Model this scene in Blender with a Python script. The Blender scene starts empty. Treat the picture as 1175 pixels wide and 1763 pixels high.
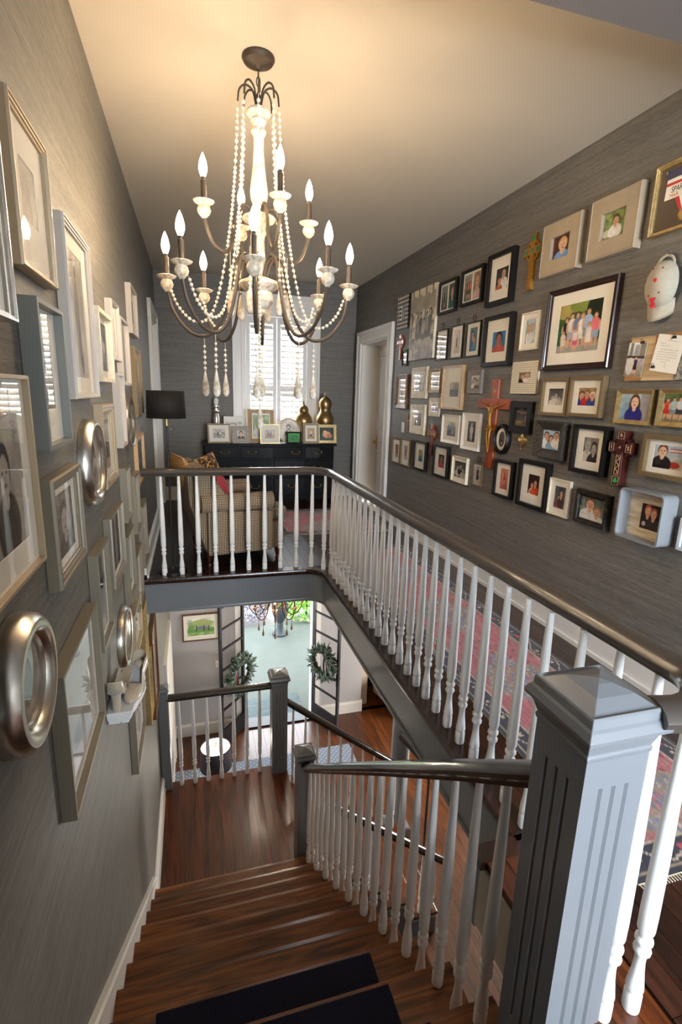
import bpy, bmesh, math, random
import numpy as np
from mathutils import Vector, Matrix

random.seed(7)
rng = np.random.default_rng(7)
SC = bpy.context.scene
COL = SC.collection
PI = math.pi

# ------------------------------------------------------------------ camera
F_PX, W_PX, H_PX = 878.0, 1175, 1763
YAW, PITCH, ROLL = 0.28659597, 0.22558587, -0.03108999
CAMZ = 1.6
fw = Vector((math.sin(YAW) * math.cos(PITCH), math.cos(YAW) * math.cos(PITCH), -math.sin(PITCH)))
rt = Vector((math.cos(YAW), -math.sin(YAW), 0))
dn = fw.cross(rt)
rt2 = math.cos(ROLL) * rt + math.sin(ROLL) * dn
dn2 = -math.sin(ROLL) * rt + math.cos(ROLL) * dn
cam_d = bpy.data.cameras.new('camera')
cam = bpy.data.objects.new('camera', cam_d)
COL.objects.link(cam)
cam_d.sensor_fit = 'VERTICAL'
cam_d.sensor_height = 36.0
cam_d.lens = 36.0 * F_PX / H_PX
cam_d.clip_start = 0.05
m = Matrix.Identity(4)
for i in range(3):
    m[i][0] = rt2[i]; m[i][1] = -dn2[i]; m[i][2] = -fw[i]
m[2][3] = CAMZ
cam.matrix_world = m
SC.camera = cam

# ------------------------------------------------------------------ sky, daylight, exposure
w = bpy.data.worlds.new('world'); SC.world = w; w.use_nodes = True
wb = w.node_tree.nodes['Background']
wb.inputs[0].default_value = (0.86, 0.93, 1.0, 1); wb.inputs[1].default_value = 5.0

def area(name, loc, rot, sx, sy, power, color):
    l = bpy.data.lights.new(name, 'AREA'); l.shape = 'RECTANGLE'; l.size = sx; l.size_y = sy
    l.energy = power; l.color = color
    o = bpy.data.objects.new(name, l); o.location = loc; o.rotation_euler = rot
    COL.objects.link(o); return o

# daylight entering: the windows behind the viewer and over the dresser, plus an added fill lamp in the side room; a portal guides the sky through the open front door
area('daylight_rear_window', (1.35, -2.62, 1.6), (math.radians(90), 0, 0), 1.6, 1.8, 130, (0.80, 0.90, 1.0))
area('fill_side_room', (5.3, 5.9, -2.4), (0, math.radians(90), 0), 1.4, 1.4, 70, (1.0, 0.92, 0.82))  # fill lamp added to brighten the lower hall, no window known there
area('daylight_far_window', (1.245, 8.32, 1.9), (math.radians(-90), 0, 0), 1.3, 1.9, 48, (0.97, 0.98, 1.0))
for nm, loc, sx, sy in (('portal_front_door', (1.29, 8.0, -2.75), 1.2, 2.5),):
    p = area(nm, loc, (math.radians(-90), 0, 0), sx, sy, 1, (1, 1, 1)); p.data.cycles.is_portal = True

SC.view_settings.view_transform = 'Standard'
SC.view_settings.look = 'None'
SC.view_settings.exposure = 1.45
SC.view_settings.gamma = 1.0
SC.view_settings.use_curve_mapping = False

# ------------------------------------------------------------------ helpers
def lin(c):
    return tuple(((x / 12.92) if x <= 0.04045 else ((x + 0.055) / 1.055) ** 2.4) for x in c)
def hx(s):
    return tuple(int(s[i:i + 2], 16) / 255 for i in (0, 2, 4))
def L(s):
    return lin(hx(s))

class MB:
    """collects shapes; build() links them as one mesh object"""
    def __init__(s):
        s.v = []; s.f = []
    def add(s, vs, fs):
        n = len(s.v); s.v += [tuple(p) for p in vs]; s.f += [tuple(i + n for i in f) for f in fs]; return s
    def box(s, x0, x1, y0, y1, z0, z1):
        return s.add([(x0, y0, z0), (x1, y0, z0), (x1, y1, z0), (x0, y1, z0), (x0, y0, z1), (x1, y0, z1), (x1, y1, z1), (x0, y1, z1)],
                     [(0, 3, 2, 1), (4, 5, 6, 7), (0, 1, 5, 4), (1, 2, 6, 5), (2, 3, 7, 6), (3, 0, 4, 7)])
    def lathe(s, prof, seg=16, c=(0, 0, 0), cap=True, sx=1, sy=1):
        vs = []; fs = []; n = len(prof)
        for r, z in prof:
            for k in range(seg):
                a = 2 * PI * k / seg
                vs.append((c[0] + r * sx * math.cos(a), c[1] + r * sy * math.sin(a), c[2] + z))
        for i in range(n - 1):
            for k in range(seg):
                fs.append((i * seg + k, i * seg + (k + 1) % seg, (i + 1) * seg + (k + 1) % seg, (i + 1) * seg + k))
        if cap:
            fs.append(tuple(range(seg - 1, -1, -1))); fs.append(tuple((n - 1) * seg + k for k in range(seg)))
        return s.add(vs, fs)
    def square(s, prof, c=(0, 0, 0)):
        """stack of square rings (half width, z)"""
        vs = []; fs = []
        for h, z in prof:
            vs += [(c[0] - h, c[1] - h, c[2] + z), (c[0] + h, c[1] - h, c[2] + z), (c[0] + h, c[1] + h, c[2] + z), (c[0] - h, c[1] + h, c[2] + z)]
        for i in range(len(prof) - 1):
            for k in range(4):
                fs.append((i * 4 + k, i * 4 + (k + 1) % 4, (i + 1) * 4 + (k + 1) % 4, (i + 1) * 4 + k))
        fs.append((3, 2, 1, 0)); fs.append(tuple((len(prof) - 1) * 4 + k for k in range(4)))
        return s.add(vs, fs)
    def prism(s, poly, z0, z1):
        n = len(poly)
        vs = [(x, y, z0) for x, y in poly] + [(x, y, z1) for x, y in poly]
        fs = [tuple(range(n - 1, -1, -1)), tuple(range(n, 2 * n))]
        for k in range(n):
            fs.append((k, (k + 1) % n, n + (k + 1) % n, n + k))
        return s.add(vs, fs)
    def sweep(s, path, prof, closed=False, up=(0, 0, 1), cap=True, plumb=False):
        """sweep a 2-D profile (side, up) along a path; plumb keeps the profile's up vertical"""
        P = [Vector(p) for p in path]; n = len(P); m = len(prof); vs = []; fs = []
        for i in range(n):
            if closed: t = (P[(i + 1) % n] - P[i - 1])
            else: t = P[min(i + 1, n - 1)] - P[max(i - 1, 0)]
            t.normalize()
            u = Vector(up)
            side = t.cross(u)
            if side.length < 1e-5: side = t.cross(Vector((1, 0, 0)))
            side.normalize()
            uu = u if plumb else side.cross(t).normalized()
            k = 1.0
            if 0 < i < n - 1 or closed:
                a = (P[i] - P[i - 1]).normalized(); b = (P[(i + 1) % n] - P[i]).normalized()
                cs = max(0.3, math.sqrt(max(0.0, (1 + a.dot(b)) / 2))); k = 1 / cs
            for (x, z) in prof:
                vs.append(P[i] + side * x * k + uu * z)
        rn = n if closed else n - 1
        for i in range(rn):
            j = (i + 1) % n
            for k in range(m):
                fs.append((i * m + k, i * m + (k + 1) % m, j * m + (k + 1) % m, j * m + k))
        if cap and not closed:
            fs.append(tuple(range(m - 1, -1, -1))); fs.append(tuple((n - 1) * m + k for k in range(m)))
        return s.add(vs, fs)
    def tube(s, path, r, seg=8, closed=False, up=(0, 0, 1)):
        if not isinstance(r, (list, tuple)):
            return s.sweep(path, [(r * math.cos(2 * PI * k / seg), r * math.sin(2 * PI * k / seg)) for k in range(seg)], closed, up)
        P = [Vector(p) for p in path]; n = len(P); vs = []; fs = []
        for i in range(n):
            t = (P[min(i + 1, n - 1)] - P[max(i - 1, 0)]).normalized()
            side = t.cross(Vector(up))
            if side.length < 1e-4: side = t.cross(Vector((1, 0.1, 0)))
            side.normalize(); uu = side.cross(t)
            for k in range(seg):
                a = 2 * PI * k / seg; vs.append(P[i] + side * r[i] * math.cos(a) + uu * r[i] * math.sin(a))
        for i in range(n - 1):
            for k in range(seg):
                fs.append((i * seg + k, i * seg + (k + 1) % seg, (i + 1) * seg + (k + 1) % seg, (i + 1) * seg + k))
        fs.append(tuple(range(seg - 1, -1, -1))); fs.append(tuple((n - 1) * seg + k for k in range(seg)))
        return s.add(vs, fs)
    def ball(s, c, r, seg=8, rings=5, sx=1, sy=1, sz=1):
        vs = [(c[0], c[1], c[2] - r * sz)]; fs = []
        for i in range(1, rings):
            a = -PI / 2 + PI * i / rings
            for k in range(seg):
                b = 2 * PI * k / seg
                vs.append((c[0] + r * sx * math.cos(a) * math.cos(b), c[1] + r * sy * math.cos(a) * math.sin(b), c[2] + r * sz * math.sin(a)))
        vs.append((c[0], c[1], c[2] + r * sz)); top = len(vs) - 1
        for k in range(seg): fs.append((0, 1 + (k + 1) % seg, 1 + k))
        for i in range(rings - 2):
            for k in range(seg):
                fs.append((1 + i * seg + k, 1 + i * seg + (k + 1) % seg, 1 + (i + 1) * seg + (k + 1) % seg, 1 + (i + 1) * seg + k))
        b0 = 1 + (rings - 2) * seg
        for k in range(seg): fs.append((b0 + k, b0 + (k + 1) % seg, top))
        return s.add(vs, fs)
    def mesh(s, name, mat, smooth=False):
        me = bpy.data.meshes.new(name); me.from_pydata(s.v, [], s.f); me.update()
        if mat: me.materials.append(mat)
        if smooth:
            me.polygons.foreach_set('use_smooth', [True] * len(me.polygons))
            if smooth != 'all':
                me.set_sharp_from_angle(angle=math.radians(38))
        return me
    def build(s, name, mat, parent=None, smooth=False, bevel=0, loc=None, rot=None):
        o = bpy.data.objects.new(name, s.mesh(name, mat, smooth)); COL.objects.link(o)
        if parent: o.parent = parent
        if loc: o.location = loc
        if rot: o.rotation_euler = rot
        if bevel:
            b = o.modifiers.new('bevel', 'BEVEL'); b.width = bevel; b.segments = 2; b.limit_method = 'ANGLE'; b.angle_limit = math.radians(40)
        return o

def inst(name, me, parent=None, loc=(0, 0, 0), rot=(0, 0, 0), scale=(1, 1, 1)):
    o = bpy.data.objects.new(name, me); COL.objects.link(o)
    if parent: o.parent = parent
    o.location = loc; o.rotation_euler = rot; o.scale = scale
    return o
def tag(o, label=None, cat=None, group=None, kind=None):
    if label: o['label'] = label
    if cat: o['category'] = cat
    if group: o['group'] = group
    if kind: o['kind'] = kind
    return o
def empty(name, loc=(0, 0, 0), rot=(0, 0, 0), label=None, cat=None, group=None, kind=None):
    o = bpy.data.objects.new(name, None); COL.objects.link(o); o.empty_display_size = 0.05
    o.location = loc; o.rotation_euler = rot
    return tag(o, label, cat, group, kind)
def copy_tree(o, parent=None):
    c = o.copy(); COL.objects.link(c); c.parent = parent
    for ch in [x for x in bpy.data.objects if x.parent == o]: copy_tree(ch, c)
    return c
def struct(name, mb, mat, smooth=False):
    o = mb.build(name, mat, None, smooth); o['kind'] = 'structure'; return o
def box_uv(me):
    uv = me.uv_layers.new(name='UVMap')
    co = [v.co for v in me.vertices]
    for p in me.polygons:
        n = p.normal; ax = max(range(3), key=lambda i: abs(n[i]))
        for li in p.loop_indices:
            c = co[me.loops[li].vertex_index]
            uv.data[li].uv = ((c.y, c.z), (c.x, c.z), (c.x, c.y))[ax]

# ------------------------------------------------------------------ materials
def new_mat(name):
    mt = bpy.data.materials.new(name); mt.use_nodes = True
    nt = mt.node_tree; b = nt.nodes['Principled BSDF']
    return mt, nt, b
def mat(name, col, rough=0.5, metal=0.0, coat=0.0, var=0.0, vscale=30.0, bump=0.0, spec=None, sheen=0.0):
    mt, nt, b = new_mat(name)
    b.inputs['Base Color'].default_value = (*col, 1); b.inputs['Roughness'].default_value = rough
    b.inputs['Metallic'].default_value = metal; b.inputs['Coat Weight'].default_value = coat
    b.inputs['Coat Roughness'].default_value = 0.08
    if sheen: b.inputs['Sheen Weight'].default_value = sheen
    if spec is not None: b.inputs['Specular IOR Level'].default_value = spec
    if var or bump:
        tc = nt.nodes.new('ShaderNodeTexCoord'); nz = nt.nodes.new('ShaderNodeTexNoise')
        nz.inputs['Scale'].default_value = vscale; nz.inputs['Detail'].default_value = 5
        nt.links.new(tc.outputs['Object'], nz.inputs['Vector'])
        if var:
            rp = nt.nodes.new('ShaderNodeValToRGB')
            rp.color_ramp.elements[0].position = 0.3; rp.color_ramp.elements[1].position = 0.7
            rp.color_ramp.elements[0].color = (*[c * (1 - var) for c in col], 1)
            rp.color_ramp.elements[1].color = (*[min(1, c * (1 + var)) for c in col], 1)
            nt.links.new(nz.outputs['Fac'], rp.inputs['Fac']); nt.links.new(rp.outputs['Color'], b.inputs['Base Color'])
        if bump:
            bp = nt.nodes.new('ShaderNodeBump'); bp.inputs['Strength'].default_value = bump; bp.inputs['Distance'].default_value = 0.003
            nt.links.new(nz.outputs['Fac'], bp.inputs['Height']); nt.links.new(bp.outputs['Normal'], b.inputs['Normal'])
    return mt
def two_tone(name, c0, c1, scale, rough=0.5, metal=0.0, lo=0.42, hi=0.58, detail=8, bump=0.0, coat=0.0):
    """worn paint: two colours split by noise"""
    mt, nt, b = new_mat(name)
    tc = nt.nodes.new('ShaderNodeTexCoord'); mp = nt.nodes.new('ShaderNodeMapping'); mp.inputs['Scale'].default_value = scale
    nz = nt.nodes.new('ShaderNodeTexNoise'); nz.inputs['Scale'].default_value = 1; nz.inputs['Detail'].default_value = detail; nz.inputs['Roughness'].default_value = 0.65
    rp = nt.nodes.new('ShaderNodeValToRGB'); e = rp.color_ramp.elements
    e[0].position = lo; e[1].position = hi; e[0].color = (*c0, 1); e[1].color = (*c1, 1)
    nt.links.new(tc.outputs['Object'], mp.inputs['Vector']); nt.links.new(mp.outputs['Vector'], nz.inputs['Vector'])
    nt.links.new(nz.outputs['Fac'], rp.inputs['Fac']); nt.links.new(rp.outputs['Color'], b.inputs['Base Color'])
    b.inputs['Roughness'].default_value = rough; b.inputs['Metallic'].default_value = metal; b.inputs['Coat Weight'].default_value = coat
    if bump:
        bp = nt.nodes.new('ShaderNodeBump'); bp.inputs['Strength'].default_value = bump; bp.inputs['Distance'].default_value = 0.002
        nt.links.new(nz.outputs['Fac'], bp.inputs['Height']); nt.links.new(bp.outputs['Normal'], b.inputs['Normal'])
    return mt
def wood(name, c0, c1, axis='y', rough=0.3, rnd=0.35, coat=0.3, fine=1.0):
    """grain running along one axis; each board takes its own tone from the object's random number"""
    mt, nt, b = new_mat(name)
    tc = nt.nodes.new('ShaderNodeTexCoord'); oi = nt.nodes.new('ShaderNodeObjectInfo')
    mp = nt.nodes.new('ShaderNodeMapping')
    a = {'x': (2.2, 26, 26), 'y': (26, 2.2, 26), 'z': (26, 26, 2.2)}[axis]
    mp.inputs['Scale'].default_value = tuple(q * fine for q in a)
    ml = nt.nodes.new('ShaderNodeVectorMath'); ml.operation = 'SCALE'; ml.inputs[0].default_value = (37, 19, 53)
    nt.links.new(oi.outputs['Random'], ml.inputs['Scale']); nt.links.new(ml.outputs['Vector'], mp.inputs['Location'])
    nz = nt.nodes.new('ShaderNodeTexNoise'); nz.inputs['Scale'].default_value = 1; nz.inputs['Detail'].default_value = 6
    nz.inputs['Roughness'].default_value = 0.6; nz.inputs['Distortion'].default_value = 1.2
    rp = nt.nodes.new('ShaderNodeValToRGB'); e = rp.color_ramp.elements
    e[0].position = 0.33; e[1].position = 0.68; e[0].color = (*c0, 1); e[1].color = (*c1, 1)
    hv = nt.nodes.new('ShaderNodeHueSaturation')
    mr = nt.nodes.new('ShaderNodeMapRange'); mr.inputs['To Min'].default_value = 1 - rnd; mr.inputs['To Max'].default_value = 1 + rnd
    nt.links.new(oi.outputs['Random'], mr.inputs['Value']); nt.links.new(mr.outputs['Result'], hv.inputs['Value'])
    nt.links.new(tc.outputs['Object'], mp.inputs['Vector']); nt.links.new(mp.outputs['Vector'], nz.inputs['Vector'])
    nt.links.new(nz.outputs['Fac'], rp.inputs['Fac']); nt.links.new(rp.outputs['Color'], hv.inputs['Color'])
    nt.links.new(hv.outputs['Color'], b.inputs['Base Color'])
    b.inputs['Roughness'].default_value = rough; b.inputs['Coat Weight'].default_value = coat; b.inputs['Coat Roughness'].default_value = 0.15
    bp = nt.nodes.new('ShaderNodeBump'); bp.inputs['Strength'].default_value = 0.12; bp.inputs['Distance'].default_value = 0.002
    nt.links.new(nz.outputs['Fac'], bp.inputs['Height']); nt.links.new(bp.outputs['Normal'], b.inputs['Normal'])
    return mt
def grasscloth(name):
    mt, nt, b = new_mat(name)
    tc = nt.nodes.new('ShaderNodeTexCoord')
    def nz(scale, detail, rough=0.6):
        mp = nt.nodes.new('ShaderNodeMapping'); mp.inputs['Scale'].default_value = scale
        n = nt.nodes.new('ShaderNodeTexNoise'); n.inputs['Scale'].default_value = 1; n.inputs['Detail'].default_value = detail
        n.inputs['Roughness'].default_value = rough
        nt.links.new(tc.outputs['Object'], mp.inputs['Vector']); nt.links.new(mp.outputs['Vector'], n.inputs['Vector']); return n
    fine = nz((20, 20, 250), 6, 0.7); band = nz((1.8, 1.8, 55), 5, 0.65)
    ad = nt.nodes.new('ShaderNodeMath'); ad.operation = 'MULTIPLY_ADD'; ad.inputs[1].default_value = 0.55
    m2 = nt.nodes.new('ShaderNodeMath'); m2.operation = 'MULTIPLY'; m2.inputs[1].default_value = 0.45
    nt.links.new(band.outputs['Fac'], m2.inputs[0]); nt.links.new(fine.outputs['Fac'], ad.inputs[0]); nt.links.new(m2.outputs[0], ad.inputs[2])
    rp = nt.nodes.new('ShaderNodeValToRGB'); e = rp.color_ramp.elements
    e[0].position = 0.36; e[0].color = (*L('524e49'), 1); e[1].position = 0.68; e[1].color = (*L('837d72'), 1)
    k = e.new(0.5); k.color = (*L('69655f'), 1)
    nt.links.new(ad.outputs[0], rp.inputs['Fac']); nt.links.new(rp.outputs['Color'], b.inputs['Base Color'])
    b.inputs['Roughness'].default_value = 0.55
    bp = nt.nodes.new('ShaderNodeBump'); bp.inputs['Strength'].default_value = 0.25; bp.inputs['Distance'].default_value = 0.002
    nt.links.new(ad.outputs[0], bp.inputs['Height']); nt.links.new(bp.outputs['Normal'], b.inputs['Normal'])
    return mt
def vcol_mat(name, rough=0.5, sheen=0.0, spec=0.3, bumpscale=0):
    mt, nt, b = new_mat(name)
    at = nt.nodes.new('ShaderNodeAttribute'); at.attribute_name = 'Col'
    nt.links.new(at.outputs['Color'], b.inputs['Base Color']); b.inputs['Roughness'].default_value = rough
    b.inputs['Specular IOR Level'].default_value = spec
    if sheen: b.inputs['Sheen Weight'].default_value = sheen
    if bumpscale:
        tc = nt.nodes.new('ShaderNodeTexCoord'); nz = nt.nodes.new('ShaderNodeTexNoise'); nz.inputs['Scale'].default_value = bumpscale
        nt.links.new(tc.outputs['Object'], nz.inputs['Vector'])
        bp = nt.nodes.new('ShaderNodeBump'); bp.inputs['Strength'].default_value = 0.4; bp.inputs['Distance'].default_value = 0.003
        nt.links.new(nz.outputs['Fac'], bp.inputs['Height']); nt.links.new(bp.outputs['Normal'], b.inputs['Normal'])
    return mt
def glass_mat(name, ior=1.5, tint=(1, 1, 1)):
    """thin pane: clear, mirror-like towards grazing angles"""
    mt = bpy.data.materials.new(name); mt.use_nodes = True; nt = mt.node_tree; nt.nodes.clear()
    out = nt.nodes.new('ShaderNodeOutputMaterial'); mx = nt.nodes.new('ShaderNodeMixShader'); fr = nt.nodes.new('ShaderNodeFresnel')
    tr = nt.nodes.new('ShaderNodeBsdfTransparent'); gl = nt.nodes.new('ShaderNodeBsdfGlossy')
    fr.inputs['IOR'].default_value = ior; tr.inputs['Color'].default_value = (*tint, 1); gl.inputs['Roughness'].default_value = 0.0
    ge = nt.nodes.new('ShaderNodeNewGeometry'); iv = nt.nodes.new('ShaderNodeMath'); iv.operation = 'SUBTRACT'; iv.inputs[0].default_value = 1.0
    nt.links.new(ge.outputs['Backfacing'], iv.inputs[1]); ml = nt.nodes.new('ShaderNodeMath'); ml.operation = 'MULTIPLY'
    nt.links.new(fr.outputs[0], ml.inputs[0]); nt.links.new(iv.outputs[0], ml.inputs[1])
    nt.links.new(ml.outputs[0], mx.inputs[0]); nt.links.new(tr.outputs[0], mx.inputs[1]); nt.links.new(gl.outputs[0], mx.inputs[2])
    nt.links.new(mx.outputs[0], out.inputs[0]); return mt
def emit(name, col, strength):
    mt = bpy.data.materials.new(name); mt.use_nodes = True; nt = mt.node_tree; nt.nodes.clear()
    out = nt.nodes.new('ShaderNodeOutputMaterial'); e = nt.nodes.new('ShaderNodeEmission')
    e.inputs[0].default_value = (*col, 1); e.inputs[1].default_value = strength
    nt.links.new(e.outputs[0], out.inputs[0]); return mt
def plaid(name, c0, c1, c2, n):
    """small woven check from box-projected UVs"""
    mt, nt, b = new_mat(name)
    uv = nt.nodes.new('ShaderNodeUVMap'); sp = nt.nodes.new('ShaderNodeSeparateXYZ'); nt.links.new(uv.outputs[0], sp.inputs[0])
    def stripe(out):
        m1 = nt.nodes.new('ShaderNodeMath'); m1.operation = 'MULTIPLY'; m1.inputs[1].default_value = n
        m2 = nt.nodes.new('ShaderNodeMath'); m2.operation = 'FRACT'
        m3 = nt.nodes.new('ShaderNodeMath'); m3.operation = 'GREATER_THAN'; m3.inputs[1].default_value = 0.5
        nt.links.new(out, m1.inputs[0]); nt.links.new(m1.outputs[0], m2.inputs[0]); nt.links.new(m2.outputs[0], m3.inputs[0]); return m3
    a, c = stripe(sp.outputs[0]), stripe(sp.outputs[1])
    ad = nt.nodes.new('ShaderNodeMath'); ad.operation = 'ADD'; nt.links.new(a.outputs[0], ad.inputs[0]); nt.links.new(c.outputs[0], ad.inputs[1])
    dv = nt.nodes.new('ShaderNodeMath'); dv.operation = 'DIVIDE'; dv.inputs[1].default_value = 2; nt.links.new(ad.outputs[0], dv.inputs[0])
    rp = nt.nodes.new('ShaderNodeValToRGB'); rp.color_ramp.interpolation = 'CONSTANT'; e = rp.color_ramp.elements
    e[0].color = (*c0, 1); e[1].position = 0.9; e[1].color = (*c2, 1); k = e.new(0.4); k.color = (*c1, 1)
    nt.links.new(dv.outputs[0], rp.inputs[0]); nt.links.new(rp.outputs[0], b.inputs['Base Color']); b.inputs['Roughness'].default_value = 0.9
    return mt

M = {}
M['wallpaper'] = grasscloth('grey_grasscloth')
M['ceiling'] = mat('ceiling_paint', L('c3b9a9'), 0.8)
M['white'] = mat('white_paint', L('ddd9d3'), 0.35)
M['baluster'] = mat('baluster_paint', L('eeeeec'), 0.32)
M['grey'] = mat('grey_gloss_paint', L('777b80'), 0.28, coat=0.25)
M['rail'] = mat('handrail_stain', L('4a433e'), 0.28, coat=0.35)
M['rail_dark'] = mat('dark_handrail_stain', L('2c2827'), 0.2, coat=0.5)
M['lower_wall'] = mat('lower_wall_paint', L('aaa7a8'), 0.6)
M['beige_wall'] = mat('beige_wall_paint', L('b7a68f'), 0.7)
M['oak_x'] = wood('oak_treads', L('3c1e0c'), L('945828'), 'x', 0.28, 0.25, fine=0.8)
M['oak_y'] = wood('oak_boards', L('351708'), L('763a18'), 'y', 0.28, 0.14, fine=0.8)
M['dark_y'] = wood('dark_boards', L('22120c'), L('4a281a'), 'y', 0.3, 0.3)
M['dark2_y'] = wood('very_dark_boards', L('150b07'), L('301910'), 'y', 0.4, 0.3, coat=0.1)
M['ground_y'] = wood('ground_boards', L('331808'), L('683818'), 'y', 0.3, 0.25)
M['nosing'] = wood('nosing_wood', L('20110b'), L('41251a'), 'y', 0.25, 0.1)
M['black'] = mat('black_lacquer', (0.0022, 0.0021, 0.0024), 0.35, spec=0.15)
M['blackmetal'] = mat('black_metal', L('161518'), 0.4)
M['steel'] = mat('door_steel', (0.004, 0.0035, 0.005), 0.4)
M['brass'] = mat('brass', (0.62, 0.42, 0.16), 0.3, 1.0)
M['bronze'] = mat('aged_bronze', (0.33, 0.22, 0.10), 0.35, 1.0, var=0.25, vscale=25)
M['silver'] = mat('silver_leaf', (0.66, 0.62, 0.55), 0.28, 1.0, var=0.12, vscale=14)
M['iron'] = mat('bronze_iron', L('453a2f'), 0.5, 0.3)
M['iron_dark'] = mat('dark_iron', L('3a2c22'), 0.45, 0.5)
M['whitewash'] = two_tone('whitewashed_wood', L('a3937c'), L('d6ccbc'), (34, 34, 20), 0.75, lo=0.38, hi=0.56)
M['brownwash'] = two_tone('brown_washed_wood', L('5a3c26'), L('a08062'), (30, 30, 16), 0.7, lo=0.36, hi=0.56)
M['bead'] = mat('wood_bead', L('d8ccb8'), 0.65)
M['bead_dark'] = mat('brown_wood_bead', L('8a6c50'), 0.6)
def bulb_glass(name, col, strength):
    mt = bpy.data.materials.new(name); mt.use_nodes = True; nt = mt.node_tree; nt.nodes.clear()
    out = nt.nodes.new('ShaderNodeOutputMaterial'); e = nt.nodes.new('ShaderNodeEmission'); t = nt.nodes.new('ShaderNodeBsdfTransparent'); a = nt.nodes.new('ShaderNodeAddShader')
    e.inputs[0].default_value = (*col, 1); e.inputs[1].default_value = strength
    nt.links.new(e.outputs[0], a.inputs[0]); nt.links.new(t.outputs[0], a.inputs[1]); nt.links.new(a.outputs[0], out.inputs[0]); mt.cycles.emission_sampling = 'NONE'; return mt
M['bulb'] = bulb_glass('warm_bulb', (1.0, 0.78, 0.50), 3.0)
M['filament'] = emit('warm_filament', (1.0, 0.75, 0.48), 410)
M['bulb_hall'] = bulb_glass('hall_bulb', (1.0, 0.84, 0.62), 3.0)
M['filament_hall'] = emit('hall_filament', (1.0, 0.86, 0.66), 400)
M['glass'] = glass_mat('picture_glass', 1.5)
M['pane'] = glass_mat('window_glass', 1.4)
M['print'] = vcol_mat('photo_print', 0.45)
M['rug'] = vcol_mat('wool_rug', 0.95, 0.2, 0.1, 400)
M['paper'] = mat('mat_board', L('f2ecdf'), 0.8)
M['paper_g'] = mat('grey_mat_board', L('c9c4bb'), 0.8)
M['navy_carpet'] = mat('navy_carpet', (0.010, 0.010, 0.024), 1.0, var=0.5, vscale=300, bump=1.0, sheen=0.15, spec=0.1)

# ================================================================== THE SETTING
LW, RW, FY, BY, CH = -0.437, 2.46, 7.85, -2.6, 3.175      # left wall, right wall, far wall, back wall, ceiling
GZ, LZ = -4.04, -2.64                                      # ground floor, landing
XW, YW = 1.155, 4.47                                       # edge of the stairwell
XE = 5.4                                                   # ground floor goes on to the right
RISE, RUN, Y0 = 0.22, 0.279, 0.60

def wall_with_hole(mb, axis, at, thick, u0, u1, z0, z1, holes):
    """slab at axis=at..at+thick spanning u0..u1, z0..z1 with rectangular holes (ua,ub,za,zb)"""
    us = sorted({u0, u1, *[h[0] for h in holes], *[h[1] for h in holes]})
    zs = sorted({z0, z1, *[h[2] for h in holes], *[h[3] for h in holes]})
    for i in range(len(us) - 1):
        for j in range(len(zs) - 1):
            um, zm = (us[i] + us[i + 1]) / 2, (zs[j] + zs[j + 1]) / 2
            if any(h[0] < um < h[1] and h[2] < zm < h[3] for h in holes): continue
            if axis == 'x': mb.box(at, at + thick, us[i], us[i + 1], zs[j], zs[j + 1])
            else: mb.box(us[i], us[i + 1], at, at + thick, zs[j], zs[j + 1])
    return mb
WIN = (0.79, 1.70, 0.95, 2.68)          # far window opening x0 x1 z0 z1
DOORR = (6.40, 7.50, 0.0, 2.34)         # doorway in the right wall
DOORL = (6.55, 7.62, 0.0, 2.45)         # doorway in the left wall
FDOOR = (0.69, 1.89, GZ, -1.55)         # front door
BWIN = (0.55, 2.15, 0.7, 2.5)
struct('wall_left', wall_with_hole(MB(), 'x', LW - 0.15, 0.15, BY, FY, GZ, CH, [DOORL]), M['wallpaper'])
struct('wall_right', wall_with_hole(MB(), 'x', RW, 0.15, BY, FY, 0, CH, [DOORR]), M['wallpaper'])
struct('wall_far', wall_with_hole(MB(), 'y', FY, 0.18, LW - 0.15, RW + 0.15, 0, CH, [WIN]), M['wallpaper'])
struct('wall_back', wall_with_hole(MB(), 'y', BY - 0.15, 0.15, LW - 0.15, RW + 0.15, 0, CH, [BWIN]), M['lower_wall'])
struct('wall_front_lower', wall_with_hole(MB(), 'y', FY, 0.18, LW - 0.15, 2.80, GZ, -0.3, [FDOOR]), M['lower_wall'])
struct('wall_side_room_far', MB().box(2.80, XE, 8.9, 9.05, GZ, -0.3).box(2.80, 2.98, FY + 0.18, 8.9, GZ, -0.3), M['beige_wall'])
struct('wall_side_room_right', wall_with_hole(MB(), 'x', XE, 0.15, 0.2, 9.05, GZ, -0.3, [(5.2, 6.6, -3.1, -1.7)]), M['beige_wall'])  # opening made up for the added side-room fill lamp
struct('wall_lower_back', MB().box(LW - 0.15, XE + 0.15, 0.05, 0.2, GZ, -0.3), M['lower_wall'])
struct('ceiling', MB().box(LW - 0.15, RW + 0.15, BY - 0.15, FY + 0.18, CH, CH + 0.12), M['ceiling'])
struct('rear_light_blocker', MB().box(0.30, 0.42, BY, 0.0, 0, 2.975), M['wallpaper'])  # unseen panel added to keep rear daylight off the left wall
struct('ceiling_dropped', MB().box(LW, RW, BY, 1.90, 2.975, CH), mat('shaded_ceiling_paint', L('76706f'), 0.7))  # ceiling paint darkened, its dim light is put into the colour
slab = MB().box(XW + 0.03, RW + 0.15, BY, FY, -0.30, -0.04).box(RW + 0.15, XE, 0.2, 9.05, -0.30, -0.04)
slab.box(LW, XW + 0.03, YW + 0.03, FY, -0.30, -0.04).box(LW, XW + 0.03, BY, Y0 - 0.06, -0.30, -0.04).box(0.95, XW + 0.03, Y0 - 0.06, 1.30, -0.30, -0.04)
struct('ceiling_lower', slab, M['ceiling'])
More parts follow.
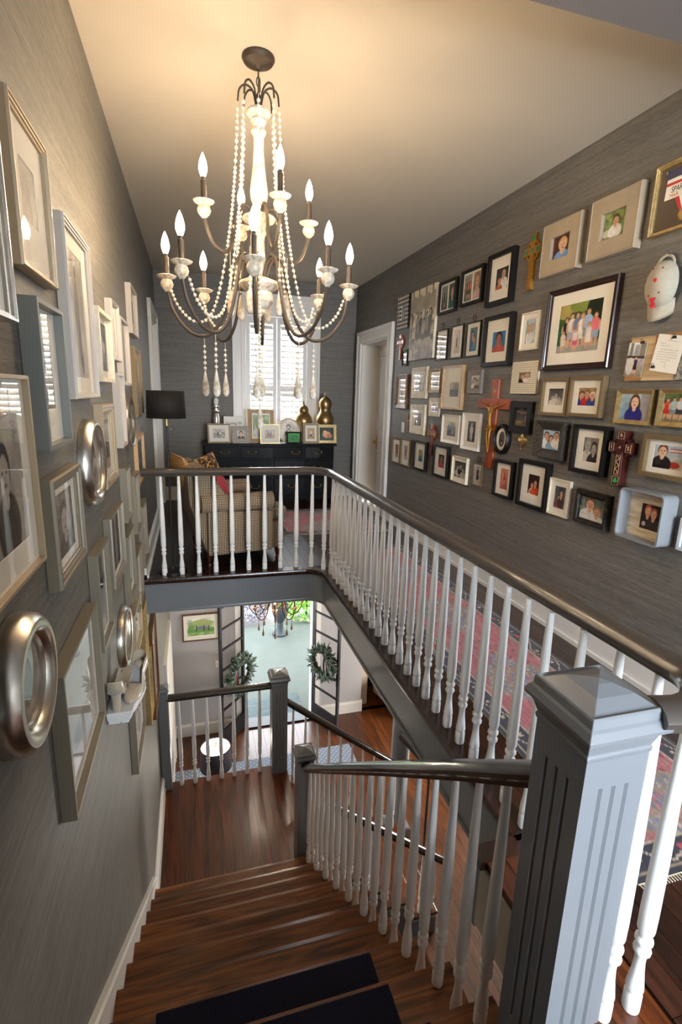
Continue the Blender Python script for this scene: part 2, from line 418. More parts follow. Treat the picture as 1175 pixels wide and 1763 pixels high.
# filler behind the rounded corner of the stairwell
def arc(cx, cy, r, a0, a1, n):
    return [(cx + r * math.cos(math.radians(a0 + (a1 - a0) * i / n)), cy + r * math.sin(math.radians(a0 + (a1 - a0) * i / n))) for i in range(n + 1)]
CR = 0.20
corner = arc(XW - CR, YW - CR, CR, 90, 0, 8)
struct('trim_corner_fill', MB().prism([(p[0] + 0.005, p[1] + 0.005) for p in corner] + [(XW + 0.04, YW - CR), (XW + 0.04, YW + 0.04), (XW - CR, YW + 0.04)], -0.30, -0.012), M['dark_y'])

# floors: every board is a piece of its own
def boards(floor, along, u0, u1, v0, v1, z, wid, m, seg=1.9, th=0.012, gap=0.0022, jit=0.0006):
    """boards running along v, laid side by side over u"""
    n = max(1, round((u1 - u0) / wid)); wd = (u1 - u0) / n
    for i in range(n):
        a = u0 + i * wd; b = a + wd - gap; p = v0
        q = v0 + random.uniform(0.4, 1.0) * seg
        while p < v1 - 0.02:
            e = min(q, v1); e = v1 if v1 - e < 0.25 else e
            dz = random.uniform(0, jit); mbd = MB()
            if along == 'y': mbd.box(a, b, p, e - gap, z - th, z + dz)
            else: mbd.box(p, e - gap, a, b, z - th, z + dz)
            mbd.build('plank', m, floor); p = e; q = e + random.uniform(0.7, 1.2) * seg
f1 = struct('floor_hall', MB().box(XW + 0.02, RW, BY, FY, -0.04, -0.012), M['dark_y'])
boards(f1, 'y', XW + 0.03, RW, -0.4, FY, 0.0, 0.084, M['dark_y'])
f2 = struct('floor_seating_area', MB().box(LW, XW + 0.02, YW + 0.02, FY, -0.04, -0.012), M['dark2_y'])
boards(f2, 'y', LW, XW + 0.03, YW + 0.035, FY, 0.0, 0.084, M['dark2_y'])
f3 = struct('floor_stair_head', MB().box(LW, XW + 0.02, BY, Y0 - 0.05, -0.04, -0.012).box(0.96, XW + 0.02, Y0 - 0.05, 1.30, -0.04, -0.012), M['oak_y'])
boards(f3, 'y', LW, 0.95, -0.5, Y0 - 0.06, 0.0, 0.084, M['oak_y'])
boards(f3, 'y', 0.955, XW + 0.02, -0.5, 1.30, 0.0, 0.07, M['oak_y'])
f4 = struct('floor_ground', MB().box(LW - 0.1, XE, 0.1, FY + 0.1, GZ - 0.1, GZ - 0.012).box(2.8, XE, FY, 9.0, GZ - 0.1, GZ - 0.012), M['ground_y'])
boards(f4, 'y', LW, 3.6, 2.6, FY, GZ, 0.09, M['ground_y'], seg=2.4)
boards(f4, 'y', 3.6, XE, 2.6, FY, GZ, 0.18, M['ground_y'], seg=4)
f5 = struct('floor_landing', MB().box(LW, 0.93, 3.70, 5.14, LZ - 0.2, LZ - 0.012), M['oak_y'])
boards(f5, 'y', LW, 0.93, 3.70, 5.135, LZ, 0.085, M['oak_y'], seg=5, gap=0.0009, jit=0.0002)

# ---- fascia, nosing and trim round the stairwell
edge = [(LW, YW), (XW - CR, YW)] + corner[1:-1] + [(XW, YW - CR), (XW, 1.32)]
def band(path, off, prof):
    """sweep along the well edge; the profile's x points towards the opening"""
    return MB().sweep([(p[0], p[1], 0) for p in path], [(off + x, z) for x, z in prof])
struct('trim_fascia', band(edge, 0, [(-0.02, -0.32), (0.018, -0.32), (0.018, -0.045), (-0.02, -0.045)]), M['grey'], True)
struct('trim_fascia_bead', band(edge, 0, [(0.0, -0.318), (0.026, -0.318), (0.03, -0.306), (0.026, -0.294), (0.0, -0.294)]), M['grey'], True)
struct('trim_fascia_cove', band(edge, 0, [(0.0, -0.075), (0.03, -0.045), (0.0, -0.045)]), M['grey'], True)
struct('trim_well_nosing', band(edge, 0, [(-0.05, -0.045), (0.042, -0.045), (0.05, -0.03), (0.05, -0.012), (0.042, 0.003), (-0.05, 0.003)]), M['nosing'], True)
struct('trim_ledge_fascia', MB().box(0.95, XW, 1.30, 1.32, -0.32, -0.03), M['grey'])
struct('trim_ledge_nosing', MB().box(0.93, XW + 0.02, 1.27, 1.345, -0.03, 0.003), M['nosing'])

# ---- baseboards
def base_y(name, x, sgn, y0, y1, z, h=0.20, t=0.02):
    """board against a wall at x, facing sgn"""
    p = [(0, 0), (t, 0), (t, h - 0.05), (t + 0.012, h - 0.035), (t + 0.006, h - 0.012), (0.006, h), (0, h)]
    mb = MB(); n = len(p)
    vs = [(x + sgn * a, y0, z + b) for a, b in p] + [(x + sgn * a, y1, z + b) for a, b in p]
    fs = [(k, (k + 1) % n, n + (k + 1) % n, n + k) for k in range(n)] + [tuple(range(n)), tuple(range(2 * n - 1, n - 1, -1))]
    mb.add(vs, fs).box(min(x, x + sgn * (t + 0.016)), max(x, x + sgn * (t + 0.016)), y0, y1, z, z + 0.03)
    return struct(name, mb, M['white'])
base_y('baseboard_right', RW, -1, BY, DOORR[0] - 0.17, 0.0, 0.23)
base_y('baseboard_left', LW, 1, YW, DOORL[0] - 0.14, 0.0, 0.2)
base_y('baseboard_landing', LW, 1, 3.72, 5.02, LZ, 0.17)
base_y('baseboard_lower_left', LW, 1, 5.14, 6.05, GZ, 0.24)
struct('baseboard_far', MB().box(LW, RW, FY - 0.022, FY, 0, 0.2), M['white'])
struct('baseboard_front_left', MB().box(LW, FDOOR[0] - 0.12, FY - 0.022, FY, GZ, GZ + 0.22).box(LW, FDOOR[0] - 0.12, FY - 0.035, FY, GZ + 0.17, GZ + 0.20), M['white'])
struct('baseboard_front_right', MB().box(FDOOR[1] + 0.12, 2.80, FY - 0.022, FY, GZ, GZ + 0.22).box(FDOOR[1] + 0.12, 2.80, FY - 0.035, FY, GZ + 0.17, GZ + 0.20)
       .box(2.80, 2.822, FY - 0.02, FY + 0.18, GZ, GZ + 0.22), M['white'])
# sloping skirt beside the stairs
sk = MB()
def zn(y): return -RISE / RUN * (y - Y0)
ya, yb = 0.45, 3.72
sk.add([(LW, ya, zn(ya) - 0.25), (LW, yb, zn(yb) - 0.25), (LW, yb, zn(yb) + 0.10), (LW, ya, zn(ya) + 0.10),
        (LW + 0.018, ya, zn(ya) - 0.25), (LW + 0.018, yb, zn(yb) - 0.25), (LW + 0.018, yb, zn(yb) + 0.10), (LW + 0.018, ya, zn(ya) + 0.10)],
       [(0, 1, 2, 3), (7, 6, 5, 4), (3, 2, 6, 7), (0, 4, 5, 1), (1, 5, 6, 2), (0, 3, 7, 4)])
sk.sweep([(LW + 0.016, ya, zn(ya) + 0.09), (LW + 0.016, yb, zn(yb) + 0.09)], [(-0.016, -0.012), (0.016, -0.012), (0.018, 0.004), (0.008, 0.014), (-0.016, 0.014)])
struct('baseboard_stair', sk, M['white'])

# ---- window over the dresser, with plantation shutters
x0, x1, z0, z1 = WIN
win = empty('window_1', (0, 0, 0), kind='structure')
cz = MB()
cw = 0.195
cz.box(x0 - cw, x0, FY - 0.03, FY, z0 - 0.1, z1 + 0.29).box(x1, x1 + cw, FY - 0.03, FY, z0 - 0.1, z1 + 0.29).box(x0, x1, FY - 0.03, FY, z1, z1 + 0.29)
cz.box(x0 - cw, x0 - cw + 0.04, FY - 0.05, FY - 0.03, z0 - 0.1, z1 + 0.29).box(x1 + cw - 0.04, x1 + cw, FY - 0.05, FY - 0.03, z0 - 0.1, z1 + 0.29)
cz.box(x0 - cw, x1 + cw, FY - 0.055, FY, z1 + 0.24, z1 + 0.30)
cz.box(x0 - 0.07, x0 - 0.05, FY - 0.042, FY - 0.03, z0, z1).box(x1 + 0.05, x1 + 0.07, FY - 0.042, FY - 0.03, z0, z1)
cz.build('casing', M['white'], win, bevel=0.004)
MB().box(x0 - 0.25, x1 + 0.25, FY - 0.08, FY + 0.1, z0 - 0.14, z0 - 0.1).build('sill', M['white'], win)
MB().box(x0, x0 + 0.03, FY + 0.12, FY + 0.15, z0, z1).box(x1 - 0.03, x1, FY + 0.12, FY + 0.15, z0, z1).box(x0, x1, FY + 0.12, FY + 0.15, z1 - 0.04, z1) \
    .box(x0, x1, FY + 0.12, FY + 0.15, z0, z0 + 0.04).box(x0, x1, FY + 0.11, FY + 0.15, 1.79, 1.84).build('sash', M['white'], win)
MB().box(x0 + 0.03, x1 - 0.03, FY + 0.132, FY + 0.136, z0 + 0.04, 1.79).build('pane', M['pane'], win)
MB().box(x0 + 0.03, x1 - 0.03, FY + 0.132, FY + 0.136, 1.84, z1 - 0.04).build('pane', M['pane'], win)
lou = MB()
for k in range(7):
    a = 2 * PI * k / 7
lp = [(-0.044, 0.0), (-0.02, 0.0055), (0.02, 0.0055), (0.044, 0.0), (0.02, -0.0055), (-0.02, -0.0055)]
xm = (x0 + x1) / 2
for sx0, sx1 in ((x0 + 0.005, xm - 0.002), (xm + 0.002, x1 - 0.005)):
    sh = MB(); st = 0.058
    ys0, ys1 = FY - 0.012, FY + 0.018
    zr = [(z0, z0 + 0.11), (1.62, 1.71), (z1 - 0.11, z1 - 0.005)]
    sh.box(sx0, sx0 + st, ys0, ys1, z0, z1 - 0.005).box(sx1 - st, sx1, ys0, ys1, z0, z1 - 0.005)
    for a, b in zr: sh.box(sx0 + st, sx1 - st, ys0, ys1, a, b)
    s = sh.build('shutter', M['white'], win, bevel=0.003)
    me = None
    for a, b in ((zr[0][1], zr[1][0]), (zr[1][1], zr[2][0])):
        n = round((b - a) / 0.078)
        for i in range(n):
            zc = a + (i + 0.5) * (b - a) / n
            if me is None:
                mbl = MB(); wl = (sx1 - sx0 - 2 * st) / 2 - 0.002; t = math.radians(50)
                pr = [(p * math.cos(t) - q * math.sin(t), p * math.sin(t) + q * math.cos(t)) for p, q in lp]
                mbl.add([(-wl, p, q) for p, q in pr] + [(wl, p, q) for p, q in pr],
                        [(k, (k + 1) % 6, 6 + (k + 1) % 6, 6 + k) for k in range(6)] + [tuple(range(5, -1, -1)), tuple(range(6, 12))])
                me = mbl.mesh('louver', M['white'])
            inst('louver', me, s, ((sx0 + sx1) / 2, FY + 0.003, zc))
        MB().box((sx0 + sx1) / 2 - 0.006, (sx0 + sx1) / 2 + 0.006, FY - 0.058, FY - 0.046, a + 0.05, b - 0.05).build('tilt_rod', M['white'], s)

# ---- doorways
def casing(mb, x, s, y0, y1, z0, zt, cw):
    """casing on a wall at x, facing s, round an opening y0..y1 up to zt"""
    def b(a0, a1, ya, yb, za, zb): mb.box(min(x + s * a0, x + s * a1), max(x + s * a0, x + s * a1), ya, yb, za, zb)
    for t0, t1, e0, e1 in ((0, 0.025, 0, cw), (0.025, 0.04, cw - 0.05, cw), (0.025, 0.034, 0.0, 0.02), (0.025, 0.032, 0.06, 0.08)):
        b(t0, t1, y0 - e1, y0 - e0, z0, zt + e1); b(t0, t1, y1 + e0, y1 + e1, z0, zt + e1); b(t0, t1, y0 - e0, y1 + e0, zt + e0, zt + e1)
    return mb
def panel_door(dr, x, s, y0, y1, z1, hinge_knob_y):
    """six-panel door slab standing in an opening, panels as pieces"""
    MB().box(x - 0.02, x + 0.02, y0, y1, 0.01, z1).build('leaf', M['white'], dr)
    ym = (y0 + y1) / 2
    for (a, b) in ((0.15, 0.78), (0.92, 1.12), (1.24, z1 - 0.15)):
        for c, d in ((y0 + 0.11, ym - 0.05), (ym + 0.05, y1 - 0.11)):
            p = MB(); xf = x + s * 0.02
            r0 = [(xf, c, a), (xf, d, a), (xf, d, b), (xf, c, b)]
            r1 = [(xf + s * 0.012, c + 0.012, a + 0.012), (xf + s * 0.012, d - 0.012, a + 0.012), (xf + s * 0.012, d - 0.012, b - 0.012), (xf + s * 0.012, c + 0.012, b - 0.012)]
            r2 = [(xf + s * 0.003, c + 0.03, a + 0.03), (xf + s * 0.003, d - 0.03, a + 0.03), (xf + s * 0.003, d - 0.03, b - 0.03), (xf + s * 0.003, c + 0.03, b - 0.03)]
            r3 = [(xf + s * 0.010, c + 0.06, a + 0.06), (xf + s * 0.010, d - 0.06, a + 0.06), (xf + s * 0.010, d - 0.06, b - 0.06), (xf + s * 0.010, c + 0.06, b - 0.06)]
            v = r0 + r1 + r2 + r3; fs = []
            for i in range(3):
                for k in range(4): fs.append((i * 4 + k, i * 4 + (k + 1) % 4, i * 4 + 4 + (k + 1) % 4, i * 4 + 4 + k))
            fs.append((12, 13, 14, 15)); p.add(v, fs); p.build('panel', M['white'], dr)
    k = MB(); k.lathe([(0.010, 0), (0.010, 0.03), (0.026, 0.035), (0.030, 0.05), (0.022, 0.064), (0.004, 0.068)], 14)
    k.build('knob', M['brass'], dr, True, loc=(x + s * 0.02, hinge_knob_y, 0.92), rot=(0, s * PI / 2, 0))
    MB().box(-0.004, 0.0, -0.022, 0.022, -0.09, 0.09).build('escutcheon', M['brass'], dr, loc=(x + s * 0.024, hinge_knob_y, 0.90))
d1 = empty('door_1', kind='structure')
casing(MB(), RW, -1, DOORR[0], DOORR[1], 0, DOORR[3], 0.165).build('casing', M['white'], d1, bevel=0.003)
MB().box(RW, RW + 0.32, DOORR[1] - 0.02, DOORR[1], 0, DOORR[3]).box(RW, RW + 0.32, DOORR[0], DOORR[0] + 0.02, 0, DOORR[3]).box(RW, RW + 0.32, DOORR[0], DOORR[1], DOORR[3] - 0.02, DOORR[3]).build('jamb', M['white'], d1)
panel_door(d1, RW + 0.28, -1, DOORR[0] + 0.02, DOORR[1] - 0.02, DOORR[3] - 0.02, DOORR[1] - 0.10)
d2 = empty('door_2', kind='structure')
casing(MB(), LW, 1, DOORL[0], DOORL[1], 0, DOORL[3], 0.14).build('casing', M['white'], d2, bevel=0.003)
MB().box(LW - 0.15, LW, DOORL[1] - 0.02, DOORL[1], 0, DOORL[3]).box(LW - 0.15, LW, DOORL[0], DOORL[0] + 0.02, 0, DOORL[3]).box(LW - 0.15, LW, DOORL[0], DOORL[1], DOORL[3] - 0.02, DOORL[3]).build('jamb', M['white'], d2)
panel_door(d2, LW - 0.12, 1, DOORL[0] + 0.02, DOORL[1] - 0.02, DOORL[3] - 0.02, DOORL[0] + 0.10)
t1 = MB(); casing(t1, LW, 1, 6.20, 7.25, GZ, -1.85, 0.14); t1.box(LW, LW + 0.02, 6.20, 7.25, GZ, -1.85)
struct('trim_lower_left_casing', t1, M['white'])
fd = MB()
for xa, xb in ((FDOOR[0] - 0.12, FDOOR[0]), (FDOOR[1], FDOOR[1] + 0.12)): fd.box(xa, xb, FY - 0.03, FY, GZ, FDOOR[3] + 0.12)
fd.box(FDOOR[0], FDOOR[1], FY - 0.03, FY, FDOOR[3], FDOOR[3] + 0.12)
fd.box(FDOOR[0], FDOOR[0] + 0.02, FY, FY + 0.18, GZ, FDOOR[3]).box(FDOOR[1] - 0.02, FDOOR[1], FY, FY + 0.18, GZ, FDOOR[3])
struct('trim_front_door_casing', fd, M['white'])
struct('trim_threshold', MB().box(FDOOR[0], FDOOR[1], FY - 0.06, FY + 0.2, GZ - 0.01, GZ + 0.03), M['blackmetal'])
bw = empty('window_2', kind='structure')
bf = MB()
for a, b, c, d in ((BWIN[0], BWIN[0] + 0.05, BWIN[2], BWIN[3]), (BWIN[1] - 0.05, BWIN[1], BWIN[2], BWIN[3]), (BWIN[0], BWIN[1], BWIN[2], BWIN[2] + 0.05), (BWIN[0], BWIN[1], BWIN[3] - 0.05, BWIN[3]), (BWIN[0], BWIN[1], 1.58, 1.62), (1.33, 1.37, BWIN[2], BWIN[3])):
    bf.box(a, b, BY - 0.03, BY, c, d)
bf.build('sash', M['white'], bw)

# ================================================================== STAIRCASE
stairs = empty('staircase', (0, Y0, 0), label='brown oak staircase going down along the left wall to the landing', cat='staircase')
def part_at(o, root):           # keep a part built in world coordinates under a root that is moved
    o.parent = root; o.matrix_parent_inverse = root.matrix_basis.inverted(); return o
XS = 0.92
for k in range(1, 12):
    yn = Y0 + RUN * k; z = -RISE * k
    n = 6
    nose = [(yn - 0.028, z), (yn - 0.006, z - 0.004), (yn, z - 0.015), (yn - 0.006, z - 0.028), (yn - 0.028, z - 0.032)]
    pr = [(yn - RUN - 0.02, z - 0.032), (yn - RUN - 0.02, z)] + nose
    t = MB(); q = len(pr)
    t.add([(LW + 0.018, a, b) for a, b in pr] + [(XS + 0.03, a, b) for a, b in pr],
          [(i, (i + 1) % q, q + (i + 1) % q, q + i) for i in range(q)] + [tuple(range(q - 1, -1, -1)), tuple(range(q, 2 * q))])
    part_at(t.build('tread', M['oak_x'], None), stairs)
for k in range(0, 12):
    yn = Y0 + RUN * k; z = -RISE * k
    part_at(MB().box(LW + 0.018, XS, yn - 0.045, yn - 0.028, z - RISE, z - (0.032 if k else 0.0)).build('riser', M['oak_x'], None), stairs)
part_at(MB().sweep([(LW + 0.02, Y0 - 0.014, -0.015), (0.95, Y0 - 0.014, -0.015)], [(-0.05, -0.015), (0.012, -0.015), (0.016, 0.0), (0.012, 0.016), (-0.05, 0.016)]).build('top_nosing', M['oak_x'], None), stairs)
# outer string board, cut to the steps on top
st = [(Y0 - 0.03, -0.03)]
for k in range(1, 12): st += [(Y0 + RUN * (k - 1) - 0.03, -RISE * k - 0.03), (Y0 + RUN * k - 0.03, -RISE * k - 0.03)]
st += [(Y0 + RUN * 11 - 0.03, LZ - 0.02), (Y0 + RUN * 11 - 0.03, LZ - 0.22), (Y0 - 0.03, -0.42)]
sb = MB(); q = len(st)
sb.add([(XS - 0.02, a, b) for a, b in st] + [(XS + 0.012, a, b) for a, b in st],
       [(i, (i + 1) % q, q + (i + 1) % q, q + i) for i in range(q)] + [tuple(range(q - 1, -1, -1)), tuple(range(q, 2 * q))])
part_at(sb.build('string_board', M['grey'], None), stairs)
und = MB(); und.add([(LW, Y0, -0.40), (XS, Y0, -0.40), (XS, 3.72, LZ - 0.2), (LW, 3.72, LZ - 0.2), (LW, Y0, -0.43), (XS, Y0, -0.43), (XS, 3.72, LZ - 0.23), (LW, 3.72, LZ - 0.23)],
    [(0, 1, 2, 3), (7, 6, 5, 4), (0, 4, 5, 1), (1, 5, 6, 2), (2, 6, 7, 3), (3, 7, 4, 0)])
part_at(und.build('soffit', M['lower_wall'], None), stairs)
# lower flight, turning right from the landing
low = empty('staircase', (0.93, 4.5, LZ), label='short lower flight of oak stairs going right from the landing', cat='staircase')
LR, LRUN = (LZ - GZ) / 6, 0.29
for k in range(1, 6):
    xn = 0.93 + LRUN * k; z = LZ - LR * k
    part_at(MB().box(xn - LRUN - 0.02, xn, 3.90, 5.10, z - 0.032, z).build('tread', M['oak_y'], None, bevel=0.006), low)
for k in range(0, 6):
    xn = 0.93 + LRUN * k; z = LZ - LR * k
    part_at(MB().box(xn - 0.045, xn - 0.028, 3.90, 5.10, z - LR, z - 0.032).build('riser', M['white'], None), low)
for yy in (3.88, 5.10):
    st = [(0.90, LZ - 0.03)]
    for k in range(1, 6): st += [(0.93 + LRUN * (k - 1) - 0.03, LZ - LR * k - 0.03), (0.93 + LRUN * k - 0.03, LZ - LR * k - 0.03)]
    st += [(0.93 + LRUN * 5 - 0.03, GZ), (0.90, GZ)]
    sb = MB(); q = len(st)
    sb.add([(a, yy, b) for a, b in st] + [(a, yy + 0.025, b) for a, b in st],
           [(i, (i + 1) % q, q + (i + 1) % q, q + i) for i in range(q)] + [tuple(range(q)), tuple(range(2 * q - 1, q - 1, -1))])
    part_at(sb.build('string_board', M['grey'], None), low)
part_at(MB().box(LW, 0.93, 5.10, 5.14, GZ, LZ - 0.01).box(0.90, 0.93, 3.72, 3.9, GZ, LZ - 0.02).build('landing_panel', M['grey'], None), low)
# carpet pads on the upper treads
for i, k in enumerate((1, 2, 3, 4)):
    yn = Y0 + RUN * k; z = -RISE * k
    pad = MB(); pr = []
    o = pad.box(-0.22, 0.70 - 0.03 * (k == 3), yn - RUN + 0.035, yn - 0.028, z + 0.0015, z + 0.016).build('tread_mat', M['navy_carpet'], None, bevel=0.006)
    tag(o, ['dark navy carpet mat on the topmost stair tread, nearest the viewer', 'dark navy carpet mat on the second tread down from the top', 'dark navy carpet mat on the third tread down, lower edge of the picture',
            'dark navy carpet mat lowest on the stairs, bare treads below it'][i], 'stair mat', 'navy mats on the upper treads')

# ================================================================== RAILINGS
HB = 0.886
bprof = [(0.0215, 0), (0.0225, 0.004), (0.0225, 0.056), (0.0195, 0.060), (0.0195, 0.066), (0.0225, 0.070), (0.0225, 0.078), (0.0205, 0.095), (0.0155, 0.135), (0.0135, 0.165),
         (0.0145, 0.185), (0.0215, 0.196), (0.0225, 0.204), (0.0165, 0.214), (0.0165, 0.220), (0.0225, 0.230), (0.0225, 0.238), (0.0165, 0.247), (0.0175, 0.256), (0.0215, 0.268),
         (0.0222, 0.32), (0.0205, 0.50), (0.0155, 0.74), (0.0118, HB)]
BAL = MB().lathe(bprof, 14).mesh('baluster', M['baluster'], True)
RP = [(-0.030, 0.0), (0.030, 0.0), (0.033, 0.012), (0.047, 0.022), (0.050, 0.036), (0.040, 0.052), (0.022, 0.062), (0.0, 0.066), (-0.022, 0.062), (-0.040, 0.052), (-0.050, 0.036), (-0.047, 0.022), (-0.033, 0.012)]
# gallery rail round the well
gal = empty('stair_railing', (0.4, 4.52, 0), label='long railing with white balusters running round the upper stairwell edge', cat='railing')
rc = arc(0.975, 4.31, 0.215, 90, 0, 10)
ra = arc(1.06, 0.935, 0.165, 0, -92, 12) + [(0.985, 0.785)]
path = [(LW + 0.005, 4.525, HB), (0.3, 4.525, HB)] + [(a, b, HB) for a, b in rc] + [(1.200, 2.8, HB), (1.215, 1.8, HB), (1.225, 1.25, HB)] + [(a, b, HB) for a, b in ra[1:]]
part_at(MB().sweep(path, RP).build('handrail', M['rail'], None, True), gal)
bl = [(-0.272 + 0.1468 * i, 4.52) for i in range(9)] + [(1.045, 4.50), (1.14, 4.395)] + [(1.178, 4.262 - 0.1255 * i) for i in range(24)] + [(1.195, 1.235), (1.21, 1.10), (1.198, 0.955), (1.094, 0.780), (1.003, 0.785)]
for x, y in bl: part_at(inst('baluster', BAL, None, (x, y, 0.002)), gal)
# rail down the main flight
XB = 0.862
fl = empty('stair_railing', (XB, 2.3, -1.2), label='sloping dark handrail with white balusters on the upper stair flight', cat='railing')
def zr(y): return 0.57 - 0.802 * (y - 1.01)
fp = [(XB, 3.76, zr(3.69) - 0.02), (XB, 3.69, zr(3.69)), (XB, 3.0, zr(3.0)), (XB, 2.0, zr(2.0) + 0.005), (XB, 1.3, zr(1.3)), (XB, 0.92, zr(0.92) - 0.012)]
part_at(MB().sweep(fp, RP, plumb=False).build('handrail', M['rail_dark'], None, True), fl)
for k in range(1, 12):
    for j in (0.055, 0.195):
        y = Y0 + RUN * k - j - 0.012; z = -RISE * k
        if y > 3.66 or y < 0.99: continue
        top = zr(y) + 0.012
        part_at(inst('baluster', BAL, None, (XB, y, z), scale=(1, 1, (top - z) / HB)), fl)
# landing rail
lr = empty('stair_railing', (0.2, 5.07, LZ), label='short level railing with seven white balusters on the landing', cat='railing')
part_at(MB().sweep([(-0.36, 5.07, -1.588), (0.76, 5.07, -1.588)], RP).build('handrail', M['rail_dark'], None, True), lr)
for i in range(7): part_at(inst('baluster', BAL, None, (-0.235 + 0.1425 * i, 5.075, LZ), scale=(1, 1, (-1.58 - LZ) / HB)), lr)
# rails of the lower flight
def lowrail(y, x_a, z_a, x_b, z_b, label, n, x_c):
    r = empty('stair_railing', ((x_a + x_b) / 2, y, LZ - 0.5), label=label, cat='railing')
    part_at(MB().sweep([(x_a, y, z_a), (x_b, y, z_b)], RP).build('handrail', M['rail_dark'], None, True), r)
    for i in range(n):
        x = x_c + 0.145 * i; k = max(0, math.ceil((x - 0.93) / LRUN)); z = LZ - LR * k
        top = z_a + (z_b - z_a) * (x - x_a) / (x_b - x_a) + 0.01
        part_at(inst('baluster', BAL, None, (x, y, z), scale=(0.9, 0.9, (top - z) / HB)), r)
lowrail(5.06, 0.90, -1.80, 2.40, -2.99, 'far handrail and balusters of the lower flight below the landing newel', 10, 1.0)
lowrail(3.95, 0.93, -2.08, 2.45, -3.26, 'near handrail and balusters of the lower flight seen through the upper rail', 10, 1.02)

# newels
def newel(x, y, zb, zt, h, label, flutes=True):
    """square post with three flutes a side, moulded cap; zt is the apex"""
    r = empty('newel_post', (x, y, zb), label=label, cat='newel post')
    H = zt - zb; s = h / 0.085; ce = H - 0.155 * s
    g, d = 0.006 * s, 0.007 * s; c = [(-0.036 * s), 0.0, 0.036 * s]
    ring = []
    for k in range(4):
        e = []
        for u in c: e += [(u - g, -h), (u, -h + d), (u + g, -h)]
        e = [(-h, -h)] + e
        a = k * PI / 2
        ring += [(p * math.cos(a) - q * math.sin(a), p * math.sin(a) + q * math.cos(a)) for p, q in e]
    sh = MB()
    if flutes:
        sq = [(-h, -h), (h, -h), (h, h), (-h, h)]
        sh.prism(sq, 0.0, H * 0.12).prism(ring, H * 0.12, ce - 0.075 * s).prism(sq, ce - 0.075 * s, ce + 0.01)
    else: sh.prism([(-h, -h), (h, -h), (h, h), (-h, h)], 0, ce + 0.01)
    sh.build('shaft', M['grey'], r)
    cp = MB().square([(h * 1.03, ce), (h * 1.06, ce + 0.012 * s), (h * 1.02, ce + 0.018 * s), (h * 1.06, ce + 0.028 * s), (h * 1.12, ce + 0.044 * s), (h * 1.22, ce + 0.056 * s), (h * 1.31, ce + 0.060 * s),
                      (h * 1.33, ce + 0.070 * s), (h * 1.28, ce + 0.078 * s), (h * 1.23, ce + 0.086 * s), (h * 1.17, ce + 0.092 * s), (h * 1.15, ce + 0.110 * s), (h * 1.10, ce + 0.116 * s), (h * 1.02, ce + 0.112 * s)])
    cp.square([(h * 1.02, ce + 0.111 * s), (h * 0.62, ce + 0.131 * s), (h * 0.22, ce + 0.142 * s), (0.001, ce + 0.145 * s)])
    cp.build('cap', M['grey'], r, bevel=0.002)
    return r
newel(0.895, 0.86, -0.24, 0.985, 0.086, 'large fluted grey newel post at the head of the stairs, in the foreground')
newel(0.862, 3.83, LZ, -1.425, 0.072, 'grey newel post where the upper stair flight meets the landing', False)
newel(0.834, 5.07, LZ - 0.03, -1.373, 0.086, 'fluted grey newel post at the far corner of the landing')
newel(-0.385, 5.07, LZ, -1.395, 0.048, 'slim grey half newel against the left wall on the landing', False)
# round column at the foot of the lower flight and the short rail beside it
col = empty('column', (2.44, 5.24, GZ), label='grey round column standing at the foot of the lower stairs', cat='column')
MB().lathe([(0.125, 0.12), (0.12, 0.2), (0.115, 3.5)], 24).build('shaft', M['grey'], col, True)
MB().square([(0.15, 0), (0.15, 0.1), (0.135, 0.12)]).build('plinth', M['grey'], col)
MB().lathe([(0.115, 3.5), (0.15, 3.55), (0.15, 3.6), (0.17, 3.64), (0.17, 3.72)], 24).build('capital', M['grey'], col, True)
hr = empty('handrail', (2.55, 4.8, -2.7), label='short dark handrail end sloping away beside the grey column', cat='handrail')
part_at(MB().sweep([(2.36, 5.10, -2.52), (2.48, 4.88, -2.62), (2.60, 4.65, -2.74)], RP).build('rail', M['rail_dark'], None, True), hr)
part_at(MB().tube([(2.58, 4.69, -2.72), (2.58, 4.69, GZ)], 0.016, 10).build('support', M['blackmetal'], None, True), hr)

